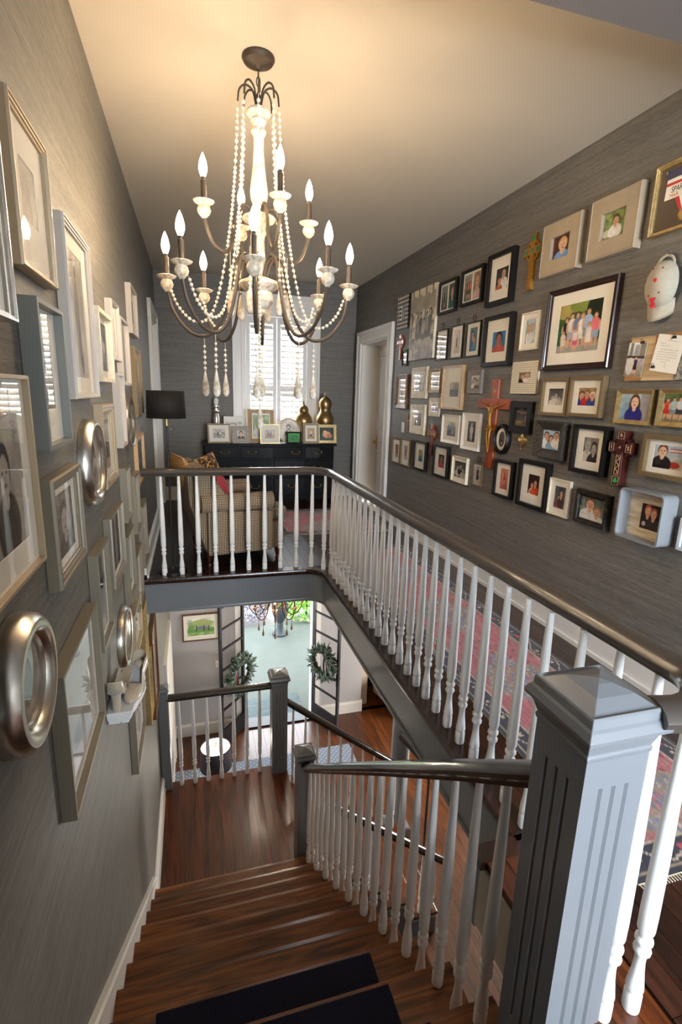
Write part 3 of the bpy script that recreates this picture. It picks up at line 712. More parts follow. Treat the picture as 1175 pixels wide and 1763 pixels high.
# ================================================================== PRINTS (flat pictures as coloured grids)
def smooth_noise(ny, nx, k, seed):
    r = np.random.default_rng(seed); g = r.random((k + 2, k + 2))
    y = np.linspace(0, k, ny); x = np.linspace(0, k, nx); yi = y.astype(int); xi = x.astype(int)
    fy = (y - yi)[:, None]; fx = (x - xi)[None, :]
    a = g[np.ix_(yi, xi)]; b = g[np.ix_(yi, xi + 1)]; c = g[np.ix_(yi + 1, xi)]; d = g[np.ix_(yi + 1, xi + 1)]
    return (a * (1 - fx) + b * fx) * (1 - fy) + (c * (1 - fx) + d * fx) * fy
def paint(w, h, spec, res=0.0034, seed=0, nmax=110):
    """spec: dict bg=(bottom, top), noise=(amount, cells), el=[(cx,cy,rx,ry,hex[,shape])], bw; units: fractions of width/height"""
    nx = int(min(nmax, max(12, w / res))); ny = int(min(nmax * 1.3, max(12, h / res)))
    u = np.linspace(0, 1, nx)[None, :]; v = np.linspace(0, 1, ny)[:, None]
    b0, b1 = np.array(hx(spec['bg'][0])), np.array(hx(spec['bg'][1]))
    img = b0[None, None] * (1 - v[..., None]) + b1[None, None] * v[..., None] + np.zeros((ny, nx, 3))
    am, ce = spec.get('noise', (0.06, 8))
    img = img * (1 + am * 4 * (smooth_noise(ny, nx, ce, seed + 3)[..., None] - 0.5)) + am * (smooth_noise(ny, nx, ce * 3, seed + 5)[..., None] - 0.5)
    for e in spec.get('el', []):
        cx, cy, rx, ry, c = e[:5]; sh = e[5] if len(e) > 5 else 'o'
        if sh == 'o': d = ((u - cx) / rx) ** 2 + ((v - cy) / ry) ** 2; k = np.clip((1.0 - d) * 4 + 0.5, 0, 1)
        else: k = (np.clip((rx - abs(u - cx)) / max(1.0 / nx, 1e-3) + 0.5, 0, 1) * np.clip((ry - abs(v - cy)) / max(1.0 / ny, 1e-3) + 0.5, 0, 1))
        cc = np.array(hx(c)) * (1 + 0.12 * (smooth_noise(ny, nx, 9, seed + int(cx * 50)) - 0.5)[..., None])
        img = img * (1 - k[..., None]) + cc * k[..., None]
    img = np.clip(img, 0, 1)
    if spec.get('bw'):
        g = img @ np.array([0.3, 0.59, 0.11]); t = np.array(hx(spec.get('tone', 'fff4e6'))); img = g[..., None] * t
    img = np.where(img <= 0.04045, img / 12.92, ((img + 0.055) / 1.055) ** 2.4)
    return nx, ny, img
def grid_mesh(name, w, h, nx, ny, img, matl, z=0.0):
    xs = np.linspace(-w / 2, w / 2, nx); ys = np.linspace(-h / 2, h / 2, ny)
    X, Y = np.meshgrid(xs, ys); V = np.stack([X, Y, np.full_like(X, z)], -1).reshape(-1, 3)
    idx = np.arange(nx * ny).reshape(ny, nx)
    Fq = np.stack([idx[:-1, :-1], idx[:-1, 1:], idx[1:, 1:], idx[1:, :-1]], -1).reshape(-1, 4)
    me = bpy.data.meshes.new(name)
    me.vertices.add(len(V)); me.vertices.foreach_set('co', V.ravel())
    me.loops.add(Fq.size); me.loops.foreach_set('vertex_index', Fq.ravel())
    me.polygons.add(len(Fq)); me.polygons.foreach_set('loop_start', np.arange(0, Fq.size, 4)); me.polygons.foreach_set('loop_total', np.full(len(Fq), 4))
    me.update()
    at = me.color_attributes.new('Col', 'FLOAT_COLOR', 'POINT')
    at.data.foreach_set('color', np.concatenate([img.reshape(-1, 3), np.ones((nx * ny, 1))], 1).ravel())
    me.materials.append(matl); return me

SKN = 'd9a98a'
def bust(cx=0.5, top=0.88, s=1.0, shirt='7aa0cc', hair='5a3a24', skin=SKN, asp=1.0, longhair=False):
    """head and shoulders; s = head height as a share of the picture height"""
    hr = 0.5 * s; hw = hr * 0.78 * asp; cy = top - hr; e = []
    if longhair: e.append((cx, cy - hr * 0.7, hw * 1.35, hr * 1.75, hair))
    e += [(cx, cy - hr * 2.25, hw * 2.1, hr * 1.5, shirt), (cx, cy - hr * 1.0, hw * 0.45, hr * 0.5, skin)]
    e += [(cx, cy + hr * 0.18, hw * 1.08, hr * 1.02, hair), (cx, cy - hr * 0.12, hw * 0.86, hr * 0.86, skin)]
    e += [(cx - hw * 0.36, cy + hr * 0.02, hw * 0.13, hr * 0.08, '3c2a22'), (cx + hw * 0.36, cy + hr * 0.02, hw * 0.13, hr * 0.08, '3c2a22'), (cx, cy - hr * 0.22, hw * 0.1, hr * 0.12, 'c08c70'), (cx, cy - hr * 0.5, hw * 0.34, hr * 0.09, 'b05a50')]
    return e
def stand(cx, base, h, shirt='ffffff', legs='8a8a8a', hair='5a3a24', skin=SKN, asp=1.0, wide=1.0):
    """small standing figure; h = height share"""
    w = h * 0.13 * asp * wide
    return [(cx - w * 0.5, base + h * 0.2, w * 0.36, h * 0.21, skin), (cx + w * 0.5, base + h * 0.2, w * 0.36, h * 0.21, skin),
            (cx, base + h * 0.38, w * 0.98, h * 0.14, legs, 'r'), (cx, base + h * 0.64, w * 1.12, h * 0.20, shirt), (cx - w * 1.1, base + h * 0.58, w * 0.25, h * 0.17, skin), (cx + w * 1.1, base + h * 0.58, w * 0.25, h * 0.17, skin),
            (cx, base + h * 0.91, w * 0.62, h * 0.095, hair), (cx, base + h * 0.885, w * 0.46, h * 0.075, skin)]
def grey(spec): spec['bw'] = True; return spec

# ================================================================== PICTURE FRAMES
PROF = {'flat': [(0, 0), (0, 0.97), (0.03, 1), (0.95, 1), (1, 0.97), (1, 0.2)],
        'step': [(0, 0), (0, 0.8), (0.12, 1), (0.35, 1), (0.42, 0.88), (0.68, 0.88), (0.75, 0.72), (0.93, 0.72), (1, 0.66), (1, 0.2)],
        'slope': [(0, 0), (0, 1), (0.10, 1), (0.2, 0.94), (0.86, 0.58), (0.92, 0.62), (1, 0.56), (1, 0.2)],
        'round': [(0, 0), (0.0, 0.35), (0.08, 0.72), (0.28, 0.97), (0.5, 1.0), (0.72, 0.86), (0.82, 0.62), (0.9, 0.68), (1, 0.6), (1, 0.2)],
        'wide': [(0, 0), (0, 0.9), (0.05, 1), (0.09, 1), (0.12, 0.94), (0.95, 0.94), (1, 0.9), (1, 0.2)],
        'box': [(0, 0), (0, 0.98), (0.1, 1), (0.9, 1), (1, 0.98), (1, 0.15)]}
ROT = {'R': Matrix(((0, 0, -1), (-1, 0, 0), (0, 1, 0))).to_euler(), 'L': Matrix(((0, 0, 1), (1, 0, 0), (0, 1, 0))).to_euler(), 'F': Matrix(((1, 0, 0), (0, 0, -1), (0, 1, 0))).to_euler()}
def wall_loc(wall, y, z): return {'R': (RW, y, z), 'L': (LW, y, z), 'F': (y, FY, z)}[wall]
def ring_loop(w, h, b, d, prof, oval=False, rc=0.0, seg=36):
    """moulding swept round a rectangle, a rounded rectangle or an oval"""
    vs = []; fs = []
    if oval: base = lambda i: [((w / 2 - i) * math.cos(2 * PI * k / seg), (h / 2 - i) * math.sin(2 * PI * k / seg)) for k in range(seg)]
    elif rc:
        def base(i):
            r = max(rc - i, 0.002); o = []
            for qx, qy, a0 in ((1, 1, 0), (-1, 1, 90), (-1, -1, 180), (1, -1, 270)):
                for k in range(5):
                    a = math.radians(a0 + 22.5 * k); o.append((qx * (w / 2 - i - r) + r * math.cos(a), qy * (h / 2 - i - r) + r * math.sin(a)))
            return o
    else: base = lambda i: [(-w / 2 + i, -h / 2 + i), (w / 2 - i, -h / 2 + i), (w / 2 - i, h / 2 - i), (-w / 2 + i, h / 2 - i)]
    n = None
    for t, q in prof:
        lp = base(t * b); n = len(lp); vs += [(x, y, q * d) for x, y in lp]
    for i in range(len(prof) - 1):
        for k in range(n): fs.append((i * n + k, i * n + (k + 1) % n, (i + 1) * n + (k + 1) % n, (i + 1) * n + k))
    return MB().add(vs, fs)
FR_N = [0]
def fill_parts(r, w, h, d, b, frame_m, prof, spec, pf=None, mat_m='paper', glass=True, oval=False, rc=0.0, depth=0.45, res=0.0034, bev_m=None, frame_name='frame'):
    ring_loop(w, h, b, d, PROF[prof] if isinstance(prof, str) else prof, oval, rc).build(frame_name, M[frame_m] if isinstance(frame_m, str) else frame_m, r, True if (oval or prof == 'round' or rc) else False)
    ow, oh = w - 2 * b, h - 2 * b; zf = d * depth
    FR_N[0] += 1
    if oval: MB().lathe([(0.5, 0), (0.5, 0.003)], 32, sx=ow * 1.04, sy=oh * 1.04).build('backing', M['paper_g'], r, loc=(0, 0, zf - 0.006))
    else: MB().box(-ow / 2 - 0.003, ow / 2 + 0.003, -oh / 2 - 0.003, oh / 2 + 0.003, 0.0005, zf - 0.003).build('backing', M['paper_g'], r)
    if pf is None: pw, ph, px, py = ow, oh, 0, 0
    else:
        pw, ph = pf[0] * w, pf[1] * h; px, py = (pf[2] * w, pf[3] * h) if len(pf) > 2 else (0, 0)
        if oval: MB().add(*oval_mat(ow, oh, pw, ph, zf)).build('mat', M[mat_m], r)
        else:
            xs = [-ow / 2, px - pw / 2, px + pw / 2, ow / 2]; ys = [-oh / 2, py - ph / 2, py + ph / 2, oh / 2]; vs = []; fs = []
            vs = [(xs[0], ys[0], zf), (xs[3], ys[0], zf), (xs[3], ys[3], zf), (xs[0], ys[3], zf), (xs[1], ys[1], zf), (xs[2], ys[1], zf), (xs[2], ys[2], zf), (xs[1], ys[2], zf),
                  (xs[1] + .001, ys[1] + .001, zf - .002), (xs[2] - .001, ys[1] + .001, zf - .002), (xs[2] - .001, ys[2] - .001, zf - .002), (xs[1] + .001, ys[2] - .001, zf - .002)]
            fs = [(0, 1, 5, 4), (1, 2, 6, 5), (2, 3, 7, 6), (3, 0, 4, 7), (4, 5, 9, 8), (5, 6, 10, 9), (6, 7, 11, 10), (7, 4, 8, 11)]
            MB().add(vs, fs).build('mat', M[mat_m], r)
    if spec is not None:
        nx, ny, img = paint(pw, ph, spec, res, FR_N[0] * 11)
        me = grid_mesh('print', pw, ph, nx, ny, img, M['print'], 0)
        if oval and pf is None:
            vs = [v.co for v in me.vertices]
            bm = bmesh.new(); bm.from_mesh(me)
            bmesh.ops.delete(bm, geom=[v for v in bm.verts if (v.co.x / (ow / 2)) ** 2 + (v.co.y / (oh / 2)) ** 2 > 1.02], context='VERTS'); bm.to_mesh(me); bm.free()
        inst('print', me, r, (px, py, zf - (0.0018 if pf else -0.0002)))
    if glass:
        zg = zf + 0.003
        if oval: MB().lathe([(0.5, 0), (0.5, 0.0015)], 32, sx=ow, sy=oh).build('glass', M['glass'], r, loc=(0, 0, zg))
        else: MB().box(-ow / 2, ow / 2, -oh / 2, oh / 2, zg, zg + 0.0015).build('glass', M['glass'], r)
def oval_mat(ow, oh, pw, ph, z, n=36):
    vs = []; fs = []
    for k in range(n):
        a = 2 * PI * k / n; vs.append((ow / 2 * math.cos(a), oh / 2 * math.sin(a), z))
    for k in range(n):
        a = 2 * PI * k / n; vs.append((pw / 2 * math.cos(a), ph / 2 * math.sin(a), z))
    for k in range(n): fs.append((k, (k + 1) % n, n + (k + 1) % n, n + k))
    return vs, fs
def frame(wall, y, z, w, h, d, b, fm, prof, label, spec, pf=None, cat='picture frame', group=None, tilt=0.0, ring=False, gap=0.002, **kw):
    loc = Vector(wall_loc(wall, y, z)); loc += {'R': Vector((-gap, 0, 0)), 'L': Vector((gap, 0, 0)), 'F': Vector((0, -gap, 0))}[wall]
    r = empty('picture_frame', loc, ROT[wall], label, cat, group or {'R': 'gallery frames on the right wall', 'L': 'gallery frames on the left wall', 'F': 'frames on the far wall'}[wall])
    fill_parts(r, w, h, d, b, fm, prof, spec, pf, **kw)
    if ring:
        n = 16; c = h / 2 + 0.032
        MB().tube([(0.026 * math.cos(2 * PI * k / n), c + 0.026 * math.sin(2 * PI * k / n), d * 0.5) for k in range(n)], 0.0028, 6, True, (0, 0, 1)).build('hanging_ring', M['iron_dark'], r, True)
    return r

M['f_black'] = mat('black_frame', L('120e0c'), 0.45, spec=0.3)
M['f_espresso'] = mat('espresso_frame', L('2b1710'), 0.3, coat=0.3)
M['f_white'] = mat('white_frame', L('e4dfd6'), 0.45)
M['f_offwhite'] = mat('off_white_frame', L('b9b0a4'), 0.45)
M['f_cream'] = two_tone('cream_frame', L('d3c7b0'), L('e0d6c2'), (18, 18, 18), 0.6)
M['f_taupe'] = mat('taupe_frame', L('a3937c'), 0.55, var=0.06, vscale=15)
M['f_gold'] = mat('gold_frame', (0.55, 0.41, 0.19), 0.38, 0.85, var=0.2, vscale=40)
M['f_palegold'] = mat('pale_gold_frame', L('b3a083'), 0.42, 0.35)
M['f_champagne'] = mat('champagne_frame', L('8a806e'), 0.4, 0.4)
M['f_bronze'] = mat('bronze_frame', L('7b6748'), 0.45, 0.35)
M['f_brown'] = wood('brown_wood_frame', L('4a2c18'), L('7d5230'), 'y', 0.4, 0.1)
M['f_lightwood'] = wood('light_wood_frame', L('a07d55'), L('cba87c'), 'y', 0.5, 0.1)
M['f_grey'] = mat('grey_wood_frame', L('78716a'), 0.5, var=0.1, vscale=30)
M['f_bluegrey'] = mat('blue_grey_frame', L('7b7c76'), 0.45, 0.1)
M['f_distress'] = two_tone('distressed_dark_frame', L('120c08'), L('6a4a2a'), (26, 26, 26), 0.45, lo=0.55, hi=0.7, coat=0.2)
M['f_ornate'] = two_tone('embossed_dark_frame', L('15110f'), L('4a4038'), (90, 90, 90), 0.5, bump=1.0)
M['f_plank'] = two_tone('whitewashed_plank', L('c9b593'), L('e8dbc4'), (6, 60, 20), 0.75)
M['boxgrey'] = mat('shadow_box_paint', L('82868a'), 0.5)
M['f_clear'] = mat('clear_acrylic', L('c5cdd0'), 0.1, coat=0.6)
def weave(name, c0, c1, n):
    mt, nt, b = new_mat(name)
    tc = nt.nodes.new('ShaderNodeTexCoord'); mp = nt.nodes.new('ShaderNodeMapping'); mp.inputs['Rotation'].default_value = (0, 0, math.radians(45))
    ck = nt.nodes.new('ShaderNodeTexChecker'); ck.inputs['Scale'].default_value = n; ck.inputs['Color1'].default_value = (*c0, 1); ck.inputs['Color2'].default_value = (*c1, 1)
    mp.inputs['Location'].default_value = (0.003, 0.003, 0.0013)
    nt.links.new(tc.outputs['Object'], mp.inputs[0]); nt.links.new(mp.outputs[0], ck.inputs[0]); nt.links.new(ck.outputs[0], b.inputs['Base Color']); b.inputs['Roughness'].default_value = 0.6
    return mt
M['f_weave'] = weave('woven_cream_frame', L('e8dfcb'), L('a89878'), 95)
M['f_check'] = weave('black_white_check_frame', L('d9cfc0'), L('2a2422'), 30)
M['f_zigzag'] = weave('zigzag_frame', L('e6dccb'), L('201a18'), 70)

def R_(*a, **k): return frame('R', *a, **k)
A = 1.0
R_(5.955, 2.570, .319, .368, .02, .095, 'f_check', 'flat', 'black and white checked frame at the top beside the white door', grey(dict(bg=('6a6058', '9a9088'), el=bust(.5, .8, .4, '999999'))), (.36, .48))
# stretched canvas
cv = empty('canvas_print', (RW - 0.002, 5.375, 2.372), ROT['R'], 'large sepia canvas of a family standing under trees, unframed', 'canvas')
MB().box(-.3125, .3125, -.3665, .3665, 0, .0295).build('stretcher', M['f_cream'], cv)
sp = dict(bg=('a89a84', 'f4ead6'), noise=(0.20, 16), el=[(0.5, 0.9, 0.5, 0.14, 'efe6d2')] + sum([[(x, .72, .02, .3, '6a5c4c', 'r'), (x + .05, .8, .16, .12, 'b5a78f')] for x in (.1, .34, .62, .88)], []), bw=True, tone='f5e6c8')
for i, (x, hh) in enumerate(((.18, .30), (.32, .44), (.45, .50), (.58, .40), (.70, .48), (.82, .52), (.93, .34))): sp['el'] = sp['el'] + stand(x, .18, hh, ['d5d0c8', '8a857d', '5d5850', 'c8c2b8', 'a09a90', '6d665e', 'd0cac0'][i], '6a645c', '3a342e', 'c5b5a2', 1.17)
nx, ny, img = paint(.62, .73, sp, .005, 5, 150); inst('print', grid_mesh('print', .625, .733, nx, ny, img, M['print']), cv, (0, 0, .030))
def double(y, z, w, h, label, s1, s2):
    r = empty('picture_frame', (RW - .002, y, z), ROT['R'], label, 'picture frame', 'gallery frames on the right wall')
    fill_parts(r, w, h, .035, .024, 'f_black', 'flat', None, (.80, .74), glass=True)
    for sx, s in ((-1, s1), (1, s2)):
        nx, ny, img = paint(.36 * w, .70 * h, s, .0034, int(y * 100) + sx); inst('print', grid_mesh('print', .37 * w, .72 * h, nx, ny, img, M['print']), r, (sx * .203 * w, 0, .0146))
    MB().box(-.012, .012, -.37 * h, .37 * h, .0140, .0158).build('mat_divider', M['paper'], r)
    return r
double(4.825, 2.562, .361, .303, 'black double frame with two photos, right of the sepia canvas', dict(bg=('4a4a44', '8f918c'), el=stand(.5, .1, .75, '202022', '555555')), dict(bg=('33553d', '2c5a4a'), el=bust(.55, .9, .5, '1f6a58', '7a4a30')))
double(4.368, 2.577, .371, .302, 'black double frame with a standing couple and a smiling child', dict(bg=('5a6650', '9aa594'), el=stand(.38, .05, .8, '8a2a20', '6a2a20') + stand(.66, .05, .85, 'b03828', '33302c')), dict(bg=('6a5a4a', 'a89a88'), el=bust(.5, .95, .62, 'e0b8b8', 'a06a40')))
R_(3.911, 2.555, .370, .400, .045, .034, 'f_black', 'box', 'deep black frame at the top left of the celtic green cross', dict(bg=('2a3a44', '1f3440'), el=bust(.62, .95, .45, 'e8e8e8', '3a2a20') + bust(.3, .55, .34, 'c86a40', 'a05028')), (.46, .40, .03, .0))
for (y, z, w, h, lab, s) in ((4.899, 2.122, .232, .294, 'thin black frame hung by a ring, nearest the sepia canvas', dict(bg=('c8c4bc', 'e8e4dc'), el=bust(.5, .8, .4, '9aa8b8'))),
                            (4.594, 2.125, .234, .305, 'thin black frame hung by a ring, middle one of three', dict(bg=('b8a890', 'e0d8cc'), el=stand(.45, .1, .7, '3a5a88', '333333'))),
                            (4.294, 2.121, .244, .301, 'thin black frame hung by a ring with dark couple photo, rightmost of three', dict(bg=('4a5a68', '5a7a86'), el=bust(.4, .85, .36, '2f6080', '2a1a14') + bust(.62, .65, .34, '3a80a0', '3a2a20')))):
    R_(y, z, w, h, .015, .012, 'f_black', 'flat', lab, s, (.52, .68), ring=True)
R_(3.869, 2.072, .404, .402, .045, .034, 'f_black', 'box', 'deep black frame with a blue-backed portrait in sunglasses', dict(bg=('1f6a9a', '3a8ac0'), noise=(.02, 6), el=bust(.5, .95, .62, 'c05030', '2a1410', 'b06848')), (.46, .40, .02, -.02))
R_(3.467, 2.106, .217, .271, .02, .012, 'f_cream', 'flat', 'cream frame with two toddlers, under the green celtic cross', dict(bg=('8a9a98', 'b8c8cc'), el=bust(.35, .75, .34, 'e8e8e4', 'c09a70') + bust(.68, .78, .32, 'd8e0e4', 'b89068')), (.54, .64), mat_m='paper')
R_(5.825, 2.047, .150, .189, .02, .030, 'f_black', 'slope', 'tiny black frame beside the sepia canvas, lower left', grey(dict(bg=('909090', 'd0d0d0'), el=bust(.5, .8, .4, 'e8e8e8'))))
R_(5.864, 1.662, .330, .396, .03, .055, 'f_brown', 'slope', 'brown wooden frame nearest the white door, middle row', dict(bg=('c0b8ac', 'e4dfd6'), el=stand(.5, .1, .6, '6a7a8a', '444444')), (.40, .56))
R_(5.366, 1.756, .400, .339, .028, .052, 'f_cream', 'step', 'cream stepped frame on the middle row, below the sepia canvas', dict(bg=('98a0a0', 'd8dcd8'), noise=(.1, 8), el=stand(.5, .1, .55, '7a8a98')), (.52, .54))
R_(4.984, 1.769, .245, .238, .025, .028, 'f_palegold', 'slope', 'small gold-brown frame between the cream and the large wooden one', dict(bg=('a09a90', 'dad6cc'), el=bust(.5, .8, .4, '707880')), (.55, .62))
R_(4.586, 1.700, .405, .411, .035, .016, 'f_lightwood', 'flat', 'large light wood frame with a small dark photo low in its mat', dict(bg=('4a443e', 'a89a80'), noise=(.12, 6), el=[(.5, .25, .5, .25, '3a3836', 'r'), (.2, .7, .1, .2, 'c8b890', 'r'), (.7, .72, .16, .2, '8a7a60', 'r')]), (.44, .33, .06, -.04))
R_(4.187, 1.750, .232, .200, .025, .045, 'f_grey', 'slope', 'small grey wood frame above the white frames', grey(dict(bg=('8a9094', 'c8ccd0'), el=bust(.4, .8, .45, 'e0e0e0') + bust(.68, .65, .38, '555555'))))
R_(3.469, 1.770, .320, .238, .02, .082, 'f_weave', 'flat', 'woven cream frame with a couple in dark clothes', dict(bg=('6a5238', '9a8260'), el=bust(.3, .8, .42, '1c1a1c', 'a07848') + bust(.68, .92, .42, 'e4e0d8', 'c8c0b0')))
R_(3.449, 1.476, .263, .235, .035, .050, 'f_black', 'flat', 'wide black frame with a night ballgame photo right of the crucifix', dict(bg=('6a5a30', '101820'), noise=(.15, 10), el=[(.5, .55, .5, .1, '1e3030', 'r'), (.6, .75, .25, .05, 'a05840', 'r'), (.2, .8, .12, .06, '80604a', 'r'), (.8, .4, .05, .2, 'b05040'), (.3, .2, .3, .1, '907840')]))
R_(4.963, 1.506, .235, .190, .02, .050, 'f_cream', 'slope', 'tiny cream frame below the small gold-brown frame', dict(bg=('6a6478', 'a8a0a8'), el=bust(.5, .85, .5, '6a5a88')))
R_(5.356, 1.359, .390, .332, .028, .050, 'f_cream', 'step', 'cream stepped frame beside the light switch, grey photo inside', grey(dict(bg=('4a4a4a', '9a9a9a'), noise=(.12, 8), el=stand(.4, .05, .6, '2a2a2a') + stand(.6, .05, .65, '505050'))), (.42, .42))
R_(4.565, 1.306, .354, .276, .028, .028, 'f_white', 'slope', 'white frame with a blue-grey harbour snapshot', dict(bg=('3a4860', 'c8c8c0'), noise=(.15, 9), el=[(.5, .55, .5, .08, '6a7a90', 'r'), (.35, .35, .2, .12, '2a3450'), (.7, .3, .18, .14, '8a8a90')]), (.50, .50))
R_(4.180, 1.310, .307, .331, .028, .030, 'f_white', 'slope', 'white frame with a dark statue photo, left of the crucifix', grey(dict(bg=('3a3834', '2a2826'), noise=(.1, 8), el=stand(.5, .05, .88, 'd8d4cc', 'c8c4bc', 'b8b4ac', 'd0ccc4', 1.4))), (.44, .56))
R_(5.926, 0.942, .262, .308, .028, .016, 'f_bronze', 'flat', 'narrow bronze frame, first in the lowest row by the door', dict(bg=('c0a898', '8a5a48'), el=stand(.5, .1, .8, 'a02a28', '6a1a1a', '2a1a14', SKN, 1.5)), (.40, .52))
R_(5.641, 0.951, .270, .323, .028, .016, 'f_bronze', 'flat', 'narrow bronze frame, second in the lowest row from the door', dict(bg=('c8beb0', 'a89888'), el=stand(.5, .1, .8, 'b04a40', '8a5a50', '3a2a24', SKN, 1.5)), (.40, .52))
R_(5.219, 0.967, .322, .321, .038, .020, 'f_black', 'box', 'black frame with a child photo, beside the narrow bronze frames', dict(bg=('7a9a70', 'a8b898'), el=bust(.5, .85, .4, '4a70a0', 'b08050')), (.38, .42))
R_(4.713, 0.970, .320, .322, .038, .020, 'f_black', 'box', 'black frame with a dark-haired portrait below the brown celtic cross', dict(bg=('6a4838', '3a2a24'), el=bust(.5, .95, .6, 'b04a58', '1c100c', 'a87050')), (.40, .42))
R_(4.327, 0.939, .285, .246, .03, .012, 'f_cream', 'flat', 'pale frame with a black-edged square group photo', grey(dict(bg=('20201e', '4a4844'), noise=(.2, 9), el=[(.5, .5, .5, .5, '141414', 'r'), (.5, .5, .46, .45, '5a5854', 'r')] + bust(.3, .75, .3, 'e0dcd4') + bust(.55, .85, .3, '202020') + bust(.75, .65, .3, 'c8c4bc'))), (.74, .62))
R_(4.017, 0.939, .146, .205, .015, .010, 'f_bronze', 'flat', 'tiny metal frame hung by a ring with a figure on a beach', dict(bg=('b8b0a0', 'd0d8dc'), el=stand(.5, .05, .85, '3a3a48', '20242c', '2a1a14', SKN, 1.4)), None, ring=True)
R_(3.595, 0.969, .257, .303, .038, .022, 'f_black', 'box', 'black frame with a red-toned photo below the crucifix', dict(bg=('c8706a', 'd89078'), noise=(.06, 8), el=stand(.55, .35, .5, 'a03020', '802820', '3a1a14', SKN, 1.4)), (.42, .56))
R_(3.213, 0.989, .345, .355, .042, .030, 'f_black', 'box', 'black frame with a couple by firelight, lowest row', dict(bg=('5a1a10', '201010'), noise=(.12, 7), el=bust(.38, .62, .34, 'e8d8c8', '4a2a1a') + bust(.66, .75, .34, 'd04018', '6a3018') + [(.5, .12, .3, .14, 'e05828')]), (.38, .42))
R_(3.069, 1.336, .303, .258, .055, .062, 'f_ornate', 'slope', 'dark embossed shadow frame with three friends in white', dict(bg=('a8c0d0', 'b8d0e0'), el=bust(.22, .88, .36, 'f0f0ee', '4a3020') + bust(.5, .72, .36, '8ab0d0', '4a2a18', SKN, 1.0, True) + bust(.8, .92, .36, 'f0eeea', '5a3a20')))
R_(3.195, 2.616, .375, .337, .05, .098, 'f_taupe', 'wide', 'taupe frame with a fair-haired boy in blue against dark red', dict(bg=('4a1e18', '5a2820'), noise=(.04, 6), el=bust(.52, .9, .58, '7aa8e0', 'd8b878', 'ecc0a0')))
R_(2.737, 2.626, .375, .342, .05, .098, 'f_taupe', 'wide', 'taupe frame with a boy in white before green trees', dict(bg=('6a7a4a', '8aa05a'), noise=(.16, 8), el=[(.25, .25, .35, .15, 'd0ccc0')] + bust(.5, .85, .36, 'f2f0ee', '4a3020')))
gr = R_(2.330, 2.654, .300, .344, .035, .020, 'f_gold', 'step', 'gold frame at the top right holding a race bib and ribbon', dict(bg=('5a4a3a', '6a5846'), noise=(.03, 5), el=[]), depth=.3)
R_(2.947, 2.076, .627, .533, .04, .038, 'f_espresso', 'step', 'large espresso frame with a family of nine in front of green trees',
   dict(bg=('9a9a8a', '2f4a22'), noise=(.22, 14), el=[(.5, .62, .5, .4, '3f6428', 'r'), (.15, .9, .25, .2, 'b8a860'), (.55, .95, .3, .15, '8a9a48'), (.85, .75, .2, .4, '16240f'), (.08, .3, .12, .3, '2a6038'), (.5, .06, .5, .1, 'a8a49a', 'r')]
        + stand(.20, .12, .62, '1f1a20', '1f1a20', '3a2418') + stand(.33, .1, .72, 'e6e2dc', 'a8a8b8', '3a2a20') + stand(.46, .12, .70, '7a86a8', 'c0c4d0', '3a2820') + stand(.58, .1, .68, 'f4f2ee', 'f0eee8', 'b08a50')
        + stand(.71, .12, .74, 'a8c4e8', '8a9ab0', '3a2a20') + stand(.88, .1, .66, 'e87a88', '9ab0d8', '5a3a20') + stand(.15, .05, .42, 'e8d8c8', 'e8e0d8', '8a5a30') + stand(.45, .04, .44, 'ecdfe0', 'e85a90', 'c09050') + stand(.75, .05, .52, 'efe8e2', 'f0e8e2', 'a87a48')), (.62, .58), res=.004)
R_(3.086, 1.632, .278, .258, .04, .022, 'f_bronze', 'box', 'bronze frame with a black and white group, left one of a touching pair', grey(dict(bg=('9a968e', '3a3836'), noise=(.1, 6), el=bust(.3, .62, .32, 'e8e6e0') + bust(.52, .75, .32, 'e0ded8') + bust(.75, .55, .3, 'c8c4bc'))), (.54, .44))
R_(2.788, 1.636, .296, .255, .04, .022, 'f_bronze', 'box', 'bronze frame with three children in red and blue, right one of a touching pair', dict(bg=('7a5a38', 'a88a58'), noise=(.1, 7), el=bust(.2, .78, .4, '2a4a98', '5a3a20') + bust(.5, .85, .4, 'c02828', '8a5a30') + bust(.82, .75, .4, '2a4a90', 'e8e4dc')), (.52, .44))
R_(2.689, 1.307, .293, .308, .05, .026, 'f_black', 'box', 'black frame with a close-up black and white couple photo', grey(dict(bg=('5a5650', '8a867e'), el=bust(.3, .92, .5, 'd8d4cc', 'a09a90') + bust(.72, .80, .48, '2a2826', '2a2624'))), (.44, .50))
R_(2.406, 1.583, .252, .195, .03, .025, 'f_gold', 'slope', 'gold frame with a long-haired girl in a blue top', dict(bg=('7aa0b8', 'b8ccd4'), noise=(.08, 5), el=[(.9, .5, .2, .5, 'a8a8a8', 'r')] + bust(.5, .95, .5, '2a2a80', '5a3820', 'f0c8a8', .75, True)))
R_(2.110, 1.586, .260, .195, .03, .025, 'f_gold', 'slope', 'gold frame with a row of standing people, cut by the right edge', dict(bg=('8a7a5a', '4a6a3a'), noise=(.15, 8), el=stand(.12, .1, .75, 'd04030', 'c03828') + stand(.3, .08, .8, 'a8ccc8', '8a8a90') + stand(.48, .08, .82, 'c8ccd4', '3a3a40') + stand(.66, .1, .8, '4a4a50', '6a6a70') + stand(.84, .1, .75, 'd8d0c8', '8a7a60')))
R_(2.130, 1.327, .304, .232, .045, .026, 'f_bronze', 'box', 'bronze frame with a man in black before a striped flag', dict(bg=('c8b8a0', 'b8d0e4'), el=[(.75, .78, .22, .06, 'e8e4e0', 'r'), (.75, .86, .22, .02, 'c04040', 'r'), (.75, .74, .22, .02, 'c04040', 'r'), (.72, .2, .2, .14, 'b83828')] + bust(.3, 1.0, .5, '1a181c', '7a2a1c', 'f0c8a8', .8)), (.60, .54))
